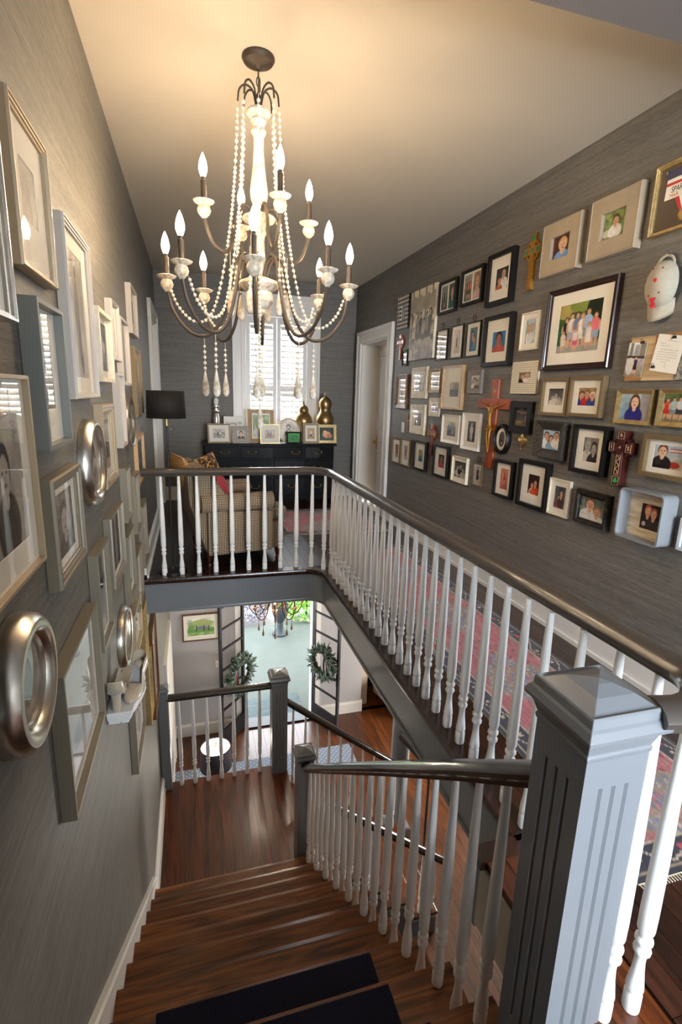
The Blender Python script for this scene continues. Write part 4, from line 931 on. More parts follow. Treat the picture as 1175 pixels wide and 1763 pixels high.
R_(2.926, 0.949, .209, .256, .025, .010, 'f_cream', 'flat', 'pale frame with a dark snapshot of two people embracing, lowest row', dict(bg=('6a5a58', '4a5258'), noise=(.12, 8), el=bust(.42, .6, .3, 'c8485a', '3a2418') + bust(.62, .85, .36, '4a3a3a', '2a1a14')), (.52, .60))
R_(2.605, 0.937, .286, .223, .045, .040, 'f_distress', 'round', 'distressed dark frame with two people in white shirts', dict(bg=('8a9a90', '4a5a4a'), noise=(.14, 8), el=bust(.4, .95, .5, 'e8e6e2', '6a4a30') + bust(.72, .62, .42, 'eceae6', 'a87a50')))
# deep shadow box
sbx = R_(2.183, 0.993, .296, .287, .10, .012, 'boxgrey', 'box', 'deep grey shadow box with rounded corners, lower right', dict(bg=('3a2018', '1c1418'), noise=(.2, 8), el=bust(.35, .95, .45, '2a1a18', 'c05038') + bust(.66, .85, .42, '3a302c', 'a05838') + [(.2, .2, .1, .1, 'c8b8b0')]), (.42, .50, .04, -.02), mat_m='f_plank', rc=.03, depth=.25, glass=False)
R_(1.905, 0.946, .16, .170, .03, .018, 'f_clear', 'flat', 'clear acrylic frame cut off by the right edge, lowest row', dict(bg=('8ab0d0', 'c8d8e4')))
R_(3.678, 1.287, .215, .245, .045, .032, 'f_black', 'round', 'black oval frame with a standing figure, right of the crucifix', grey(dict(bg=('4a4a44', '6a6862'), el=stand(.5, .1, .85, '1a1a1a', '1a1a1a', '2a2a2a', 'd0ccc4', 1.2))), (.38, .50), oval=True)

# ---- left wall
def L_(*a, **k): return frame('L', *a, **k)
def art(seed, dark='8a8478', light='d8d2c6', dk=0.5):
    r = random.Random(seed); e = []
    for i in range(6): e.append((r.uniform(.3, .7), r.uniform(.2, .8), r.uniform(.05, .2), r.uniform(.08, .25), random.choice([dark, 'a09a8e', '6a645c', '4c4843'])))
    return grey(dict(bg=(light, light), noise=(.05, 8), el=e))
L_(1.385, 2.053, .188, .614, .04, .020, 'silver', 'step', 'silver-edged frame cut by the left edge of the view, window reflected in it', dict(bg=('a8b0b0', 'c8ccc8')), (.6, .8))
L_(1.780, 2.104, .370, .403, .035, .022, 'f_palegold', 'step', 'pale gold frame at the top left with a small grey photo', art(1, '7a746a', '8f877b'), (.40, .38, 0, .04))
L_(2.344, 1.867, .492, .624, .04, .022, 'f_offwhite', 'step', 'tall white frame with a faded figure drawing, largest on the upper left wall', grey(dict(bg=('b0a698', 'b8aea0'), noise=(.08, 6), el=[(.5, .85, .08, .06, '6a5a4c'), (.5, .6, .12, .22, '8a7a6a'), (.55, .3, .1, .2, '6f6860'), (.62, .12, .05, .1, '4a4440')])), (.56, .74))
L_(1.767, 1.626, .301, .413, .05, .014, 'f_bluegrey', 'flat', 'blue-grey deep frame reflecting the shuttered window', grey(dict(bg=('a09a92', 'a8a29a'), el=bust(.5, .7, .4, '8a8680'))), (.50, .46))
L_(1.346, 1.375, .401, .498, .03, .010, 'f_palegold', 'flat', 'big thin gold frame low on the left, cut by the picture edge', grey(dict(bg=('a8a29a', 'b0aaa2'), el=bust(.5, .75, .36, '1c1c1c', '2a2a2a'))), (.66, .66))
L_(1.842, 1.158, .405, .343, .04, .040, 'f_champagne', 'step', 'champagne stepped frame with a mesh-like grey picture', grey(dict(bg=('5a605c', '7a807a'), noise=(.14, 12), el=bust(.5, .8, .5, '3a3a38'))), (.62, .62))
L_(2.818, 1.321, .396, .401, .04, .045, 'f_palegold', 'step', 'rose gold stepped frame right of the silver round frame', art(4, '6a625a', 'a09a90'), (.5, .62))
L_(2.918, 1.797, .427, .340, .04, .022, 'f_cream', 'flat', 'cream frame with a dark floral print', grey(dict(bg=('4a4e56', '5a5e66'), noise=(.2, 9), el=[(.4, .6, .16, .14, 'a8a8a4'), (.6, .5, .14, .12, 'b8b6b0'), (.5, .3, .12, .12, '8a8a88')])), (.66, .68))
L_(3.336, 1.913, .298, .323, .04, .020, 'f_offwhite', 'step', 'white frame with a dim grey photo, behind the floral print', art(6, '6a6258', '8a8278'), (.55, .66))
L_(3.754, 1.824, .419, .413, .04, .016, 'f_offwhite', 'flat', 'pale white frame with a cloudy bluish picture', grey(dict(bg=('a0a4a4', 'a8aca8'), noise=(.06, 5))), (.78, .86))
L_(4.487, 2.174, .475, .349, .04, .016, 'f_offwhite', 'flat', 'white frame highest towards the door with a small dark photo', grey(dict(bg=('3a2a24', '4a3a32'), el=bust(.5, .8, .4, '2a2220'))), (.38, .46))
L_(4.579, 1.646, .484, .532, .04, .030, 'f_bronze', 'step', 'brass-gold frame beside the black lamp shade', art(9, '9a9488', 'c0bab0'), (.6, .7))
L_(3.401, 1.469, .257, .433, .04, .016, 'f_offwhite', 'flat', 'narrow white frame with a strip of brown photos', dict(bg=('6a4a40', '4a3a38'), noise=(.15, 8), el=[]), (.36, .6))
L_(4.495, 1.045, .600, .375, .03, .022, 'f_lightwood', 'flat', 'light wood frame just above the railing end', art(12, '5a5650', '7a746a'), (.7, .74))
L_(3.443, 0.954, .256, .341, .04, .022, 'f_champagne', 'flat', 'champagne narrow frame left of the railing end', art(13), (.6, .66))
L_(3.933, 0.791, .287, .421, .04, .022, 'f_champagne', 'flat', 'champagne frame second from the railing end', art(14), (.6, .7))
L_(4.379, 0.438, .371, .509, .04, .022, 'f_champagne', 'flat', 'champagne frame beside the first white baluster', art(15), (.6, .7))
L_(2.873, 0.786, .459, .369, .04, .018, 'f_champagne', 'step', 'champagne frame with a pale figure in grey, centre of the left wall', grey(dict(bg=('6a625a', '7a7268'), el=[(.6, .5, .1, .5, 'b8b4ac', 'r')])), (.74, .76))
L_(2.371, 0.696, .303, .441, .04, .014, 'f_champagne', 'flat', 'champagne frame with a landscape split by a horizon', grey(dict(bg=('b0aca4', '8a8278'), el=[(.5, .6, .5, .06, '6a625a', 'r'), (.5, .3, .5, .22, '9aa0a4', 'r')])), (.8, .86))
L_(3.388, 0.498, .352, .436, .04, .014, 'f_champagne', 'flat', 'champagne frame with a tall dark print above the round gold frame', art(18, '3a3632', '8a847a'), (.6, .7))
L_(3.800, 0.261, .386, .406, .04, .014, 'f_champagne', 'flat', 'champagne frame below the railing level with a pale sketch', art(19), (.6, .7))
L_(1.818, 0.508, .581, .502, .045, .012, 'f_champagne', 'flat', 'large champagne frame over the stairs reflecting the shelf', grey(dict(bg=('b8b4ac', 'c4c0b8'), noise=(.03, 5), el=[(.5, .3, .3, .1, 'a8a29a')])), (.9, .9))
L_(3.520, 0.010, .430, .310, .04, .018, 'f_palegold', 'flat', 'rose gold frame beyond the round gold frame over the stairs', grey(dict(bg=('c8c4bc', 'd0ccc4'), noise=(.2, 12), el=[(.5, .5, .3, .3, '5a5650')])), (.6, .6))
L_(3.957, -0.259, .226, .474, .04, .014, 'f_gold', 'flat', 'narrow gold frame with a small engraving, near the grey fascia', art(24, '4a4844', 'c0bcb4'), (.66, .5))
L_(4.643, -0.913, .500, .852, .04, .018, 'f_brown', 'flat', 'tall brown frame on the wall below the upper floor', art(25), (.7, .8))
L_(4.100, -0.809, .300, .559, .04, .012, 'f_gold', 'flat', 'thin gold frame on the wall above the landing', art(26), (.7, .8))
L_(3.300, -0.540, .566, .500, .04, .012, 'f_champagne', 'flat', 'champagne frame lowest on the left wall, under the shelf', art(27), (.7, .8))
L_(1.285, 0.893, .345, .345, .06, .070, 'silver', 'round', 'round silver-leaf frame at the left edge, above the stairs', grey(dict(bg=('a8acac', 'c0c4c4'), noise=(.1, 6), el=[(.5, .5, .2, .3, '6a6a66')])), oval=True)
L_(2.390, 1.285, .400, .370, .05, .060, 'silver', 'round', 'round silver-gold frame between champagne and rose gold frames', grey(dict(bg=('b0aca4', 'c8c4bc'), el=bust(.5, .8, .4, '8a8680'))), oval=True)
L_(3.000, 0.180, .400, .350, .04, .050, 'silver', 'round', 'round gold-edged frame just above the shoes', grey(dict(bg=('b0aca4', 'c8c4bc'), el=bust(.5, .8, .4, '8a8680'))), oval=True)
L_(3.860, 1.370, .480, .360, .04, .045, 'silver', 'round', 'oval brass frame left of the floor lamp', grey(dict(bg=('b0aca4', 'c8c4bc'), el=bust(.5, .8, .4, '8a8680'))), oval=True)
L_(4.780, -0.130, .360, .270, .04, .040, 'silver', 'round', 'small oval frame against the end of the grey fascia', grey(dict(bg=('b0aca4', 'c8c4bc'), el=bust(.5, .8, .4, '8a8680'))), oval=True)
# lower hall picture
frame('F', 0.03, -2.085, .565, .466, .03, .020, 'f_brown', 'flat', 'wood-framed watercolour of a house among trees, lower hall wall',
      dict(bg=('8fb06a', 'dfe8e4'), noise=(.1, 9), el=[(.5, .3, .5, .12, '6f9a50', 'r'), (.55, .55, .22, .16, '7a7aa8', 'r'), (.3, .68, .26, .2, '9ab070'), (.72, .7, .24, .2, 'a8b878'), (.5, .8, .3, .14, 'b0b878'), (.34, .42, .02, .18, '4a4038', 'r'), (.62, .42, .02, .18, '4a4038', 'r'), (.8, .42, .02, .15, '4a4038', 'r'), (.15, .5, .12, .14, '7a9a60')]), (.74, .62), depth=.5)

# ================================================================== THINGS HUNG ON THE RIGHT WALL
def wall_thing(name, wall, y, z, label, cat, gap=0.001, group=None):
    loc = Vector(wall_loc(wall, y, z)) + {'R': Vector((-gap, 0, 0)), 'L': Vector((gap, 0, 0)), 'F': Vector((0, -gap, 0))}[wall]
    return empty(name, loc, ROT[wall], label, cat, group)
def text_part(txt, size, m, parent, loc, rot=(0, 0, 0), ext=0.0006, name='lettering', sx=1.0):
    c = bpy.data.curves.new('txt', 'FONT'); c.body = txt; c.size = size; c.extrude = ext; c.align_x = 'CENTER'; c.align_y = 'CENTER'
    tmp = bpy.data.objects.new('txt', c); COL.objects.link(tmp)
    dg = bpy.context.evaluated_depsgraph_get(); me = bpy.data.meshes.new_from_object(tmp.evaluated_get(dg))
    bpy.data.objects.remove(tmp); me.materials.clear(); me.materials.append(m)
    return inst(name, me, parent, loc, rot, (sx, 1, 1))
M['red'] = mat('red_print', L('c8232a'), 0.6)
M['ink'] = mat('black_ink', L('2a2624'), 0.7)
M['mahogany'] = wood('mahogany', L('4a1c0e'), L('8a3f1c'), 'y', 0.35, 0.05)
M['redwood'] = wood('red_wood', L('7a2c0c'), L('b0541e'), 'y', 0.4, 0.05)
M['redlac'] = mat('dark_red_lacquer', L('40130e'), 0.35, coat=0.2)
M['crossgold'] = mat('antique_gold_carving', L('a8792e'), 0.4, 0.5, var=0.3, vscale=90, bump=0.8)
M['greenenamel'] = mat('green_enamel', L('2f7a55'), 0.35)
M['cream_line'] = mat('cream_line', L('d9b98a'), 0.6)
def cross_poly(h, w, t, arm_c, tl=None, flare=1.0):
    """outline of a latin cross, centre line x=0, from y=-h/2..h/2; arm centre at arm_c; flared tips"""
    tf = t * flare
    y0, y1 = -h / 2, h / 2
    return [(-tf, y0), (tf, y0), (t, arm_c - t), (w / 2, arm_c - tf), (w / 2, arm_c + tf), (t, arm_c + t), (tf, y1), (-tf, y1), (-t, arm_c + t), (-w / 2, arm_c + tf), (-w / 2, arm_c - tf), (-t, arm_c - t)]
def celtic(name, y, z, h, w, t, d, body_m, inlay_m, label, ring=True, arm=0.2, flare=1.15):
    r = wall_thing(name, 'R', y, z, label, 'cross'); ac = h * arm
    MB().prism(cross_poly(h, w, t, ac, flare=flare), 0, d).build('cross_body', body_m, r, bevel=0.0015)
    if ring:
        n = 28; rr = w * 0.34
        MB().sweep([(rr * math.cos(2 * PI * k / n), ac + rr * math.sin(2 * PI * k / n), d * 0.4) for k in range(n)], [(-w * .045, -d * .4), (w * .045, -d * .4), (w * .045, d * .42), (-w * .045, d * .42)], True, (0, 0, 1)).build('ring', body_m, r)
    if inlay_m:
        k = t * 0.62; a = w / 2 - t * 1.0
        for cx, cy, hw, hh in ((0, h / 2 - t * 1.1, k, k), (a * .92, ac, k, k), (-a * .92, ac, k, k), (0, ac, k * .8, k * .8)):
            MB().box(cx - hw, cx + hw, cy - hh, cy + hh, d, d + 0.0022).build('inlay', inlay_m, r)
    return r, ac
g, ac = celtic('celtic_cross', 3.530, 2.594, .384, .20, .027, .022, M['crossgold'], M['greenenamel'], 'gilt celtic cross with green enamel squares at the top of the wall')
MB().prism([(-.018, -.18), (.018, -.18), (.015, .01), (-.015, .01)], .022, .025).build('carving', M['crossgold'], g)
celtic('celtic_cross', 5.99, 2.180, .287, .20, .022, .02, M['redwood'], M['silver'], 'small wooden celtic cross beside the white door')
celtic('celtic_cross', 4.974, 1.163, .317, .19, .026, .024, M['mahogany'], M['crossgold'], 'brown carved celtic cross low on the wall above the black portrait frame', flare=1.3)
ih, ac = celtic('celtic_cross', 2.430, 1.283, .325, .165, .024, .05, M['redlac'], None, 'dark red celtic cross with raised letters and a shamrock', flare=1.45)
for tx, lx, ly in (('h', 0, .138), ('I', -.062, ac), ('S', .062, ac), ('+', 0, ac)): text_part(tx, .034, M['cream_line'], ih, (lx, ly, .0505))
def outline(parent, x0, x1, y0, y1, z, m, t=0.0012):
    o = MB(); o.box(x0, x1, y0, y0 + t, z, z + .001).box(x0, x1, y1 - t, y1, z, z + .001).box(x0, x0 + t, y0, y1, z, z + .001).box(x1 - t, x1, y0, y1, z, z + .001); o.build('border_line', m, parent)
for c in ((-.022, .022, .116, .158), (-.08, -.044, ac - .022, ac + .022), (.044, .08, ac - .022, ac + .022), (-.016, .016, -.095, .022), (-.024, .024, -.156, -.104)): outline(ih, *c, .05, M['cream_line'])
kn = MB()
for k in range(5): kn.tube([(.011 * math.sin(k * PI + q * PI / 4), -.088 + k * .02 + q * .005, .051) for q in range(6)], .0012, 5)
kn.build('knotwork', M['cream_line'], ih)
sm = MB()
for a in (90, 210, 330): sm.lathe([(.009, 0), (.009, .0012)], 12, (.008 * math.cos(math.radians(a)), -.128 + .008 * math.sin(math.radians(a)), .0505))
sm.box(-.001, .001, -.150, -.13, .0505, .0515); sm.build('shamrock', mat('shamrock_green', L('1fa04a'), .5), ih)
# filigree cross and light switch
fg = wall_thing('filigree_cross', 'R', 5.655, 1.30, 'thin brass filigree cross beside the light switch', 'cross')
fm = MB()
for p in ([(0, -.095, .006), (0, .095, .006)], [(-.055, .03, .006), (.055, .03, .006)]): fm.tube(p, .0035, 6)
for cx, cy in ((0, .095), (-.055, .03), (.055, .03), (0, -.095), (0, .03)): fm.tube([(cx + .012 * math.cos(2 * PI * k / 12), cy + .012 * math.sin(2 * PI * k / 12), .006) for k in range(12)], .0028, 5, True)
fm.build('wirework', M['brass'], fg)
MB().box(-.004, .004, -.004, .004, 0, .006).build('mount', M['brass'], fg)
sw = wall_thing('light_switch', 'R', 5.795, 1.24, 'white light switch plate on the grasscloth wall', 'light switch')
MB().box(-.04, .04, -.062, .062, 0, .006).build('plate', M['white'], sw, bevel=.002)
MB().box(-.006, .006, -.012, .012, .006, .014).build('toggle', M['white'], sw)
# crucifix
cx_ = wall_thing('crucifix', 'R', 3.848, 1.396, 'large orange-brown wooden crucifix with a gilded figure', 'crucifix')
HC, AC = .738, .170
MB().prism([(-.058, -HC / 2), (.058, -HC / 2), (.052, HC / 2), (-.052, HC / 2)], 0, .020).build('upright', M['redwood'], cx_, bevel=.002)
MB().prism([(-.245, AC - .042), (.245, AC - .042), (.245, AC + .042), (-.245, AC + .042)], .004, .026).build('crossbeam', M['redwood'], cx_, bevel=.002)
fig_v = [(0, -.02, .040), (0, .06, .046), (0, .12, .044), (0, .148, .044), (0.006, .178, .052),
         (.05, .140, .040), (.12, .158, .036), (.19, .176, .034), (-.05, .140, .040), (-.12, .158, .036), (-.19, .176, .034),
         (.018, -.03, .042), (.024, -.11, .052), (.008, -.20, .038), (.004, -.235, .036), (-.018, -.03, .042), (-.010, -.11, .054), (-.004, -.20, .040), (-.004, -.238, .038)]
fig_e = [(0, 1), (1, 2), (2, 3), (3, 4), (2, 5), (5, 6), (6, 7), (2, 8), (8, 9), (9, 10), (0, 11), (11, 12), (12, 13), (13, 14), (0, 15), (15, 16), (16, 17), (17, 18)]
fig_r = [.015, .014, .018, .006, .014, .007, .006, .004, .007, .006, .004, .010, .008, .006, .004, .010, .008, .006, .004]
fme = bpy.data.meshes.new('figure'); fme.from_pydata(fig_v, fig_e, []); fme.update()
fob = bpy.data.objects.new('figure', fme); COL.objects.link(fob)
skm = fob.modifiers.new('skin', 'SKIN')
for i, sv in enumerate(fme.skin_vertices[0].data): sv.radius = (fig_r[i], fig_r[i]); sv.use_root = (i == 0)
ssm = fob.modifiers.new('sub', 'SUBSURF'); ssm.levels = 2; ssm.render_levels = 2
dg = bpy.context.evaluated_depsgraph_get(); fm2 = bpy.data.meshes.new_from_object(fob.evaluated_get(dg)); bpy.data.objects.remove(fob)
fm2.materials.clear(); fm2.materials.append(M['crossgold']); fm2.polygons.foreach_set('use_smooth', [True] * len(fm2.polygons))
inst('figure', fm2, cx_)
MB().tube([(.024 * math.cos(a), -.035 + .010 * math.sin(3 * a), .043 + .020 * math.sin(a)) for a in [2 * PI * k / 14 for k in range(14)]], .011, 7, True, (0, 1, 0)).build('loincloth', M['crossgold'], cx_, True)
MB().box(-.022, .022, .262, .285, .020, .023).build('title_plate', M['crossgold'], cx_)
# gilded heart
ht = wall_thing('heart_ornament', 'R', 3.424, 1.29, 'small gilded flaming heart ornament below the night ballgame photo', 'ornament')
vs = []; fs = []; n = 28; rings = [(1.0, 0), (.92, .010), (.7, .018), (.4, .023), (.05, .025)]
for sc, zz in rings:
    for k in range(n):
        a = 2 * PI * k / n; x = 16 * math.sin(a) ** 3; yv = 13 * math.cos(a) - 5 * math.cos(2 * a) - 2 * math.cos(3 * a) - math.cos(4 * a)
        vs.append((x * .0033 * sc, yv * .0036 * sc, zz))
for i in range(len(rings) - 1):
    for k in range(n): fs.append((i * n + k, i * n + (k + 1) % n, (i + 1) * n + (k + 1) % n, (i + 1) * n + k))
MB().add(vs, fs).build('heart', M['brass'], ht, True)
fl_ = MB()
for dx, hh in ((-.012, .028), (0, .04), (.012, .028)): fl_.lathe([(.006, 0), (.009, hh * .35), (.004, hh * .75), (.0005, hh)], 8, (0, 0, 0))
fl2 = MB()
for dx, hh in ((-.012, .026), (0, .04), (.012, .026)): fl2.tube([(dx, .028, .008), (dx * 1.2, .028 + hh * .5, .010), (dx * .9, .028 + hh, .008)], [.007, .006, .001], 8, (0, 0, 1))
fl2.build('flame', M['brass'], ht, True)
MB().lathe([(.001, -.012), (.006, -.008), (.007, 0), (.003, .01), (.001, .014)], 10, (0, -.058, .008)).build('pendant', M['brass'], ht, True)

# baseball cap hung by its strap
cap = wall_thing('baseball_cap', 'R', 2.340, 2.200, 'off-white baseball cap with a red monogram, hanging from a hook', 'cap')
M['cap'] = mat('cap_cotton', L('aea592'), 0.9, var=.06, vscale=40, bump=.5)
vs = []; fs = []; nu, nv = 28, 12
def cap_pt(a, t):
    """a round the rim, t from rim (0) to button (1)"""
    rx, ry = .100, .125
    rim = Vector((rx * math.cos(a), ry * math.sin(a) + .02, .012 + .012 * math.cos(a)))
    top = Vector((.030, .035, .105))
    f = math.sin(t * PI / 2) ** 1.0; gq = math.cos(t * PI / 2)
    p = Vector((top.x + (rim.x - top.x) * gq, top.y + (rim.y - top.y) * gq, rim.z + (top.z - rim.z) * f))
    dent = 0.010 * math.sin(a * 6) * math.sin(t * PI) * (0.4 if math.sin(a) > 0 else .15)
    p.z -= abs(dent); return p
for j in range(nv + 1):
    for i in range(nu): vs.append(cap_pt(2 * PI * i / nu, j / nv))
for j in range(nv):
    for i in range(nu): fs.append((j * nu + i, j * nu + (i + 1) % nu, (j + 1) * nu + (i + 1) % nu, (j + 1) * nu + i))
MB().add(vs, fs).build('crown', M['cap'], cap, 'all')
bv = []; bf = []; nb = 14
for z_off in (0, -.004):
    for j in range(5):
        for i in range(nb + 1):
            u = -1 + 2 * i / nb; s = j / 4
            x = u * (.086 - .004 * s); yb = -.085 - .078 * s * math.sqrt(max(0, 1 - .55 * u * u)) + .035 * u * u * (1 - s * .6)
            bv.append((x - .006, yb, (.056 - .046 * u * u - .012 * s) + z_off))
m1 = nb + 1
for lay in (0, 1):
    o = lay * 5 * m1
    for j in range(4):
        for i in range(nb): q = (o + j * m1 + i, o + j * m1 + i + 1, o + (j + 1) * m1 + i + 1, o + (j + 1) * m1 + i); bf.append(q if lay else q[::-1])
for i in range(nb): bf.append((4 * m1 + i, 4 * m1 + i + 1, 9 * m1 + i + 1, 9 * m1 + i))
MB().add(bv, bf).build('bill', M['cap'], cap, 'all')
MB().ball((0, 0, 0), .011, 12, 6, sz=.5).build('button', M['red'], cap, True, loc=cap_pt(0, 1.0))
for a, t in ((2.0, .55), (1.0, .55), (5.4, .62), (4.2, .62)): MB().ball((0, 0, 0), .005, 10, 5, sz=.6).build('eyelet', mat('eyelet_thread', L('7a1a1c'), .7) if 'eyelet' not in M else M['eyelet'], cap, True, loc=cap_pt(a, t))
MB().tube([(.052 * math.cos(PI * k / 10), .118 + .052 * math.sin(PI * k / 10), .02) for k in range(11)], .007, 6, up=(0, 0, 1)).build('strap', M['cap'], cap, True)
MB().tube([(.02, .172, 0), (.02, .172, .03), (.02, .186, .036)], .004, 6, up=(0, 1, 0)).build('hook', M['iron_dark'], cap, True)
# interlocked S T L monogram on the front panel, rim side facing down
lp = cap_pt(4.72, .46); nrm = (cap_pt(4.87, .46) - cap_pt(4.57, .46)).cross(cap_pt(4.72, .56) - cap_pt(4.72, .36)).normalized()
if nrm.z < 0: nrm = -nrm
nrm = (nrm + Vector((.68, -.17, .71)) * 1.2).normalized()
rt_ = Vector((0, 1, 0)).cross(nrm).normalized(); up_ = nrm.cross(rt_); eu = Matrix((rt_, up_, nrm)).transposed().to_euler()
lg = empty('tmp'); bpy.data.objects.remove(lg)
for tx, ox, oy, sz in (('S', 0, 0, .062), ('T', 0, .006, .055), ('L', .004, -.006, .058)):
    text_part(tx, sz, M['red'], cap, lp + rt_ * ox + up_ * oy + nrm * .012, eu, .004, 'monogram', 1.0)

# reclaimed-wood clip board with a photo and a letter
cb = wall_thing('clip_board', 'R', 2.266, 1.850, 'reclaimed wood board with a clipped photo and letter, right edge', 'notice board')
M['plank_a'] = wood('pale_plank', L('a88a60'), L('d4b88c'), 'x', .7, .15); M['plank_b'] = wood('honey_plank', L('8a5a2a'), L('b88448'), 'x', .7, .15); M['plank_c'] = two_tone('painted_plank', L('5a544c'), L('a8a090'), (40, 40, 40), .8)
for x0_, x1_, y0_, y1_, m_ in ((-.225, -.06, .0, .118, 'plank_a'), (-.06, .225, .07, .122, 'plank_b'), (-.235, -.12, -.122, -.08, 'plank_b'), (-.12, .085, -.122, -.0, 'plank_a'), (-.232, -.12, -.08, 0, 'plank_a'), (-.06, .225, 0, .07, 'plank_a'), (.085, .225, -.12, 0, 'plank_c')):
    MB().box(x0_ + .001, x1_ - .001, y0_ + .001, y1_ - .001, 0, random.uniform(.017, .021)).build('plank', M[m_], cb)
ph = empty('photo_print', (RW - .026, 2.440, 1.845), (ROT['R'].to_matrix() @ Matrix.Rotation(math.radians(-4), 3, 'Z')).to_euler(), 'clipped snapshot of a person in dark clothes with city towers', 'photo')
nx, ny, img = paint(.125, .185, dict(bg=('8a7a68', 'd8dce0'), noise=(.06, 8), el=[(.2, .8, .08, .2, '7a7468', 'r'), (.5, .78, .12, .16, '9a9a98', 'r'), (.82, .8, .16, .24, '8a8070', 'r'), (.5, .58, .5, .035, '3a2a22', 'r'), (.25, .3, .22, .26, 'c8c4bc')] + stand(.55, .08, .52, '2a2050', '14101a', '6a2a24', SKN, 1.5)))
MB().box(-.0625, .0625, -.0925, .0925, -.0012, 0).build('paper', M['paper'], ph); inst('print', grid_mesh('print', .124, .184, nx, ny, img, M['print'], .0003), ph)
lt = empty('letter', (RW - .027, 2.235, 1.865), (ROT['R'].to_matrix() @ Matrix.Rotation(math.radians(-9), 3, 'Z')).to_euler(), 'cream handwritten letter clipped to the wood board', 'letter')
MB().box(-.085, .085, -.095, .095, -.0012, 0).build('paper', M['paper'], lt)
hw = MB(); rr_ = random.Random(3)
for i, (a, b) in enumerate(((-.06, -.03), (-.055, .0), (-.05, .06), (-.06, .05), (-.06, .055), (-.062, .05), (-.06, .03), (-.03, .01), (.0, .01), (.0, .012))):
    x = a; yy = .05 - i * .0125 - (.006 if i > 1 else 0)
    while x < b:
        ln = rr_.uniform(.006, .016); pts = []
        for q in range(7): pts.append((x + ln * q / 6, yy + rr_.uniform(-.0018, .0022), .0004))
        hw.tube(pts, .0005, 4); x += ln + .004
hw.tube([(-.02, .066, .0004), (.05, .064, .0004)], .0005, 4); hw.build('handwriting', M['ink'], lt)
MB().prism([(-.002, .07), (.002, .07), (.002, .084), (-.002, .084)], 0, .0006).prism([(-.005, .077), (.005, .077), (.005, .080), (-.005, .080)], 0, .0006).build('letterhead_cross', M['crossgold'], lt)
for yy, zz in ((2.404, 1.935), (2.205, 1.945), (2.31, 1.80)):
    bc = MB(); bc.prism([(-.012, -.006), (.012, -.006), (.008, .008), (-.008, .008)], -.003, .006).tube([(-.006, .006, .006), (-.006, .018, .010), (.006, .018, .010), (.006, .006, .006)], .0014, 5)
    o = wall_thing('binder_clip', 'R', yy, zz, {2.404: 'black binder clip holding the snapshot', 2.205: 'black binder clip holding the handwritten letter', 2.31: 'lower black binder clip between snapshot and letter'}[yy], 'clip', gap=.0285); bc.build('clip_body', M['blackmetal'], o)
# race bib inside the gold frame
gz = .0125
bb = MB(); bb.prism([(-.09, -.005), (.11, -.005), (.11, .135), (-.10, .135), (-.085, .10)], gz, gz + .0015); bb.build('race_bib', M['paper'], gr)
MB().box(-.093, .11, .092, .135, gz + .0016, gz + .0022).build('bib_band', mat('bib_navy', L('3a3a58'), .6), gr)
MB().box(-.088, .11, .060, .074, gz + .0016, gz + .0022).build('bib_stripe', M['red'], gr)
text_part('SPAR', .040, M['ink'], gr, (-.020, .036, gz + .0022), (0, 0, 0), .0003, 'lettering', .75); text_part('MAR', .026, mat('bib_orange', L('c8643a'), .6), gr, (-.033, .008, gz + .0022), (0, 0, 0), .0003, 'lettering', 1.0)
MB().prism([(-.025, -.005), (.0, -.005), (.03, -.075), (.012, -.075)], gz, gz + .002).build('ribbon', M['red'], gr)
MB().prism([(.0, -.005), (.018, -.005), (.04, -.06), (.03, -.075)], gz, gz + .002).build('ribbon', M['paper'], gr)
MB().lathe([(.03, 0), (.03, .004), (.024, .005), (.023, .004)], 24, (.04, -.10, gz)).build('medal', M['brass'], gr, True)

# ================================================================== SHELF WITH SATIN SHOES (left wall)
M['satin'] = mat('champagne_satin', L('b5a690'), 0.32, coat=0.1, var=.08, vscale=12, bump=.15, sheen=.3)
M['insole'] = mat('grey_insole', L('9a9c9e'), 0.6)
M['distress_w'] = two_tone('chipped_white_paint', L('8a6a50'), L('d8d6d2'), (24, 24, 24), .6, lo=.30, hi=.38)
shf = wall_thing('wall_shelf', 'L', 2.560, 0.045, 'chipped white scalloped wall shelf with stepped moulding', 'shelf')
def shelf_poly(s):
    p = []
    for k in range(17):
        a = PI * k / 16; x = -.215 * math.cos(a) * s; q = (.10 + .05 * math.sin(a) + .012 * math.cos(4 * a)) * s
        p.append((x, q))
    return [(-.215 * s, 0)] + p + [(.215 * s, 0)]
def shelf_layer(s, y0_, y1_, nm):
    p = shelf_poly(s); n = len(p); vs = [(x, y0_, q) for x, q in p] + [(x, y1_, q) for x, q in p]
    fs = [tuple(range(n)), tuple(range(2 * n - 1, n - 1, -1))] + [(k, n + k, n + (k + 1) % n, (k + 1) % n) for k in range(n)]
    MB().add(vs, fs).build(nm, M['distress_w'], shf, bevel=.003)
shelf_layer(1.0, .033, .050, 'shelf_top'); shelf_layer(.965, .018, .031, 'moulding'); shelf_layer(.92, .002, .016, 'moulding'); shelf_layer(.86, -.014, .0, 'moulding'); shelf_layer(.78, -.04, -.016, 'moulding')
br = wall_thing('wooden_strip', 'L', 2.92, -0.17, 'thin dark wooden strip hanging on the wall below the shelf', 'strip')
MB().box(-.012, .012, -.16, .16, 0, .025).build('strip', M['f_espresso'], br, bevel=.002)
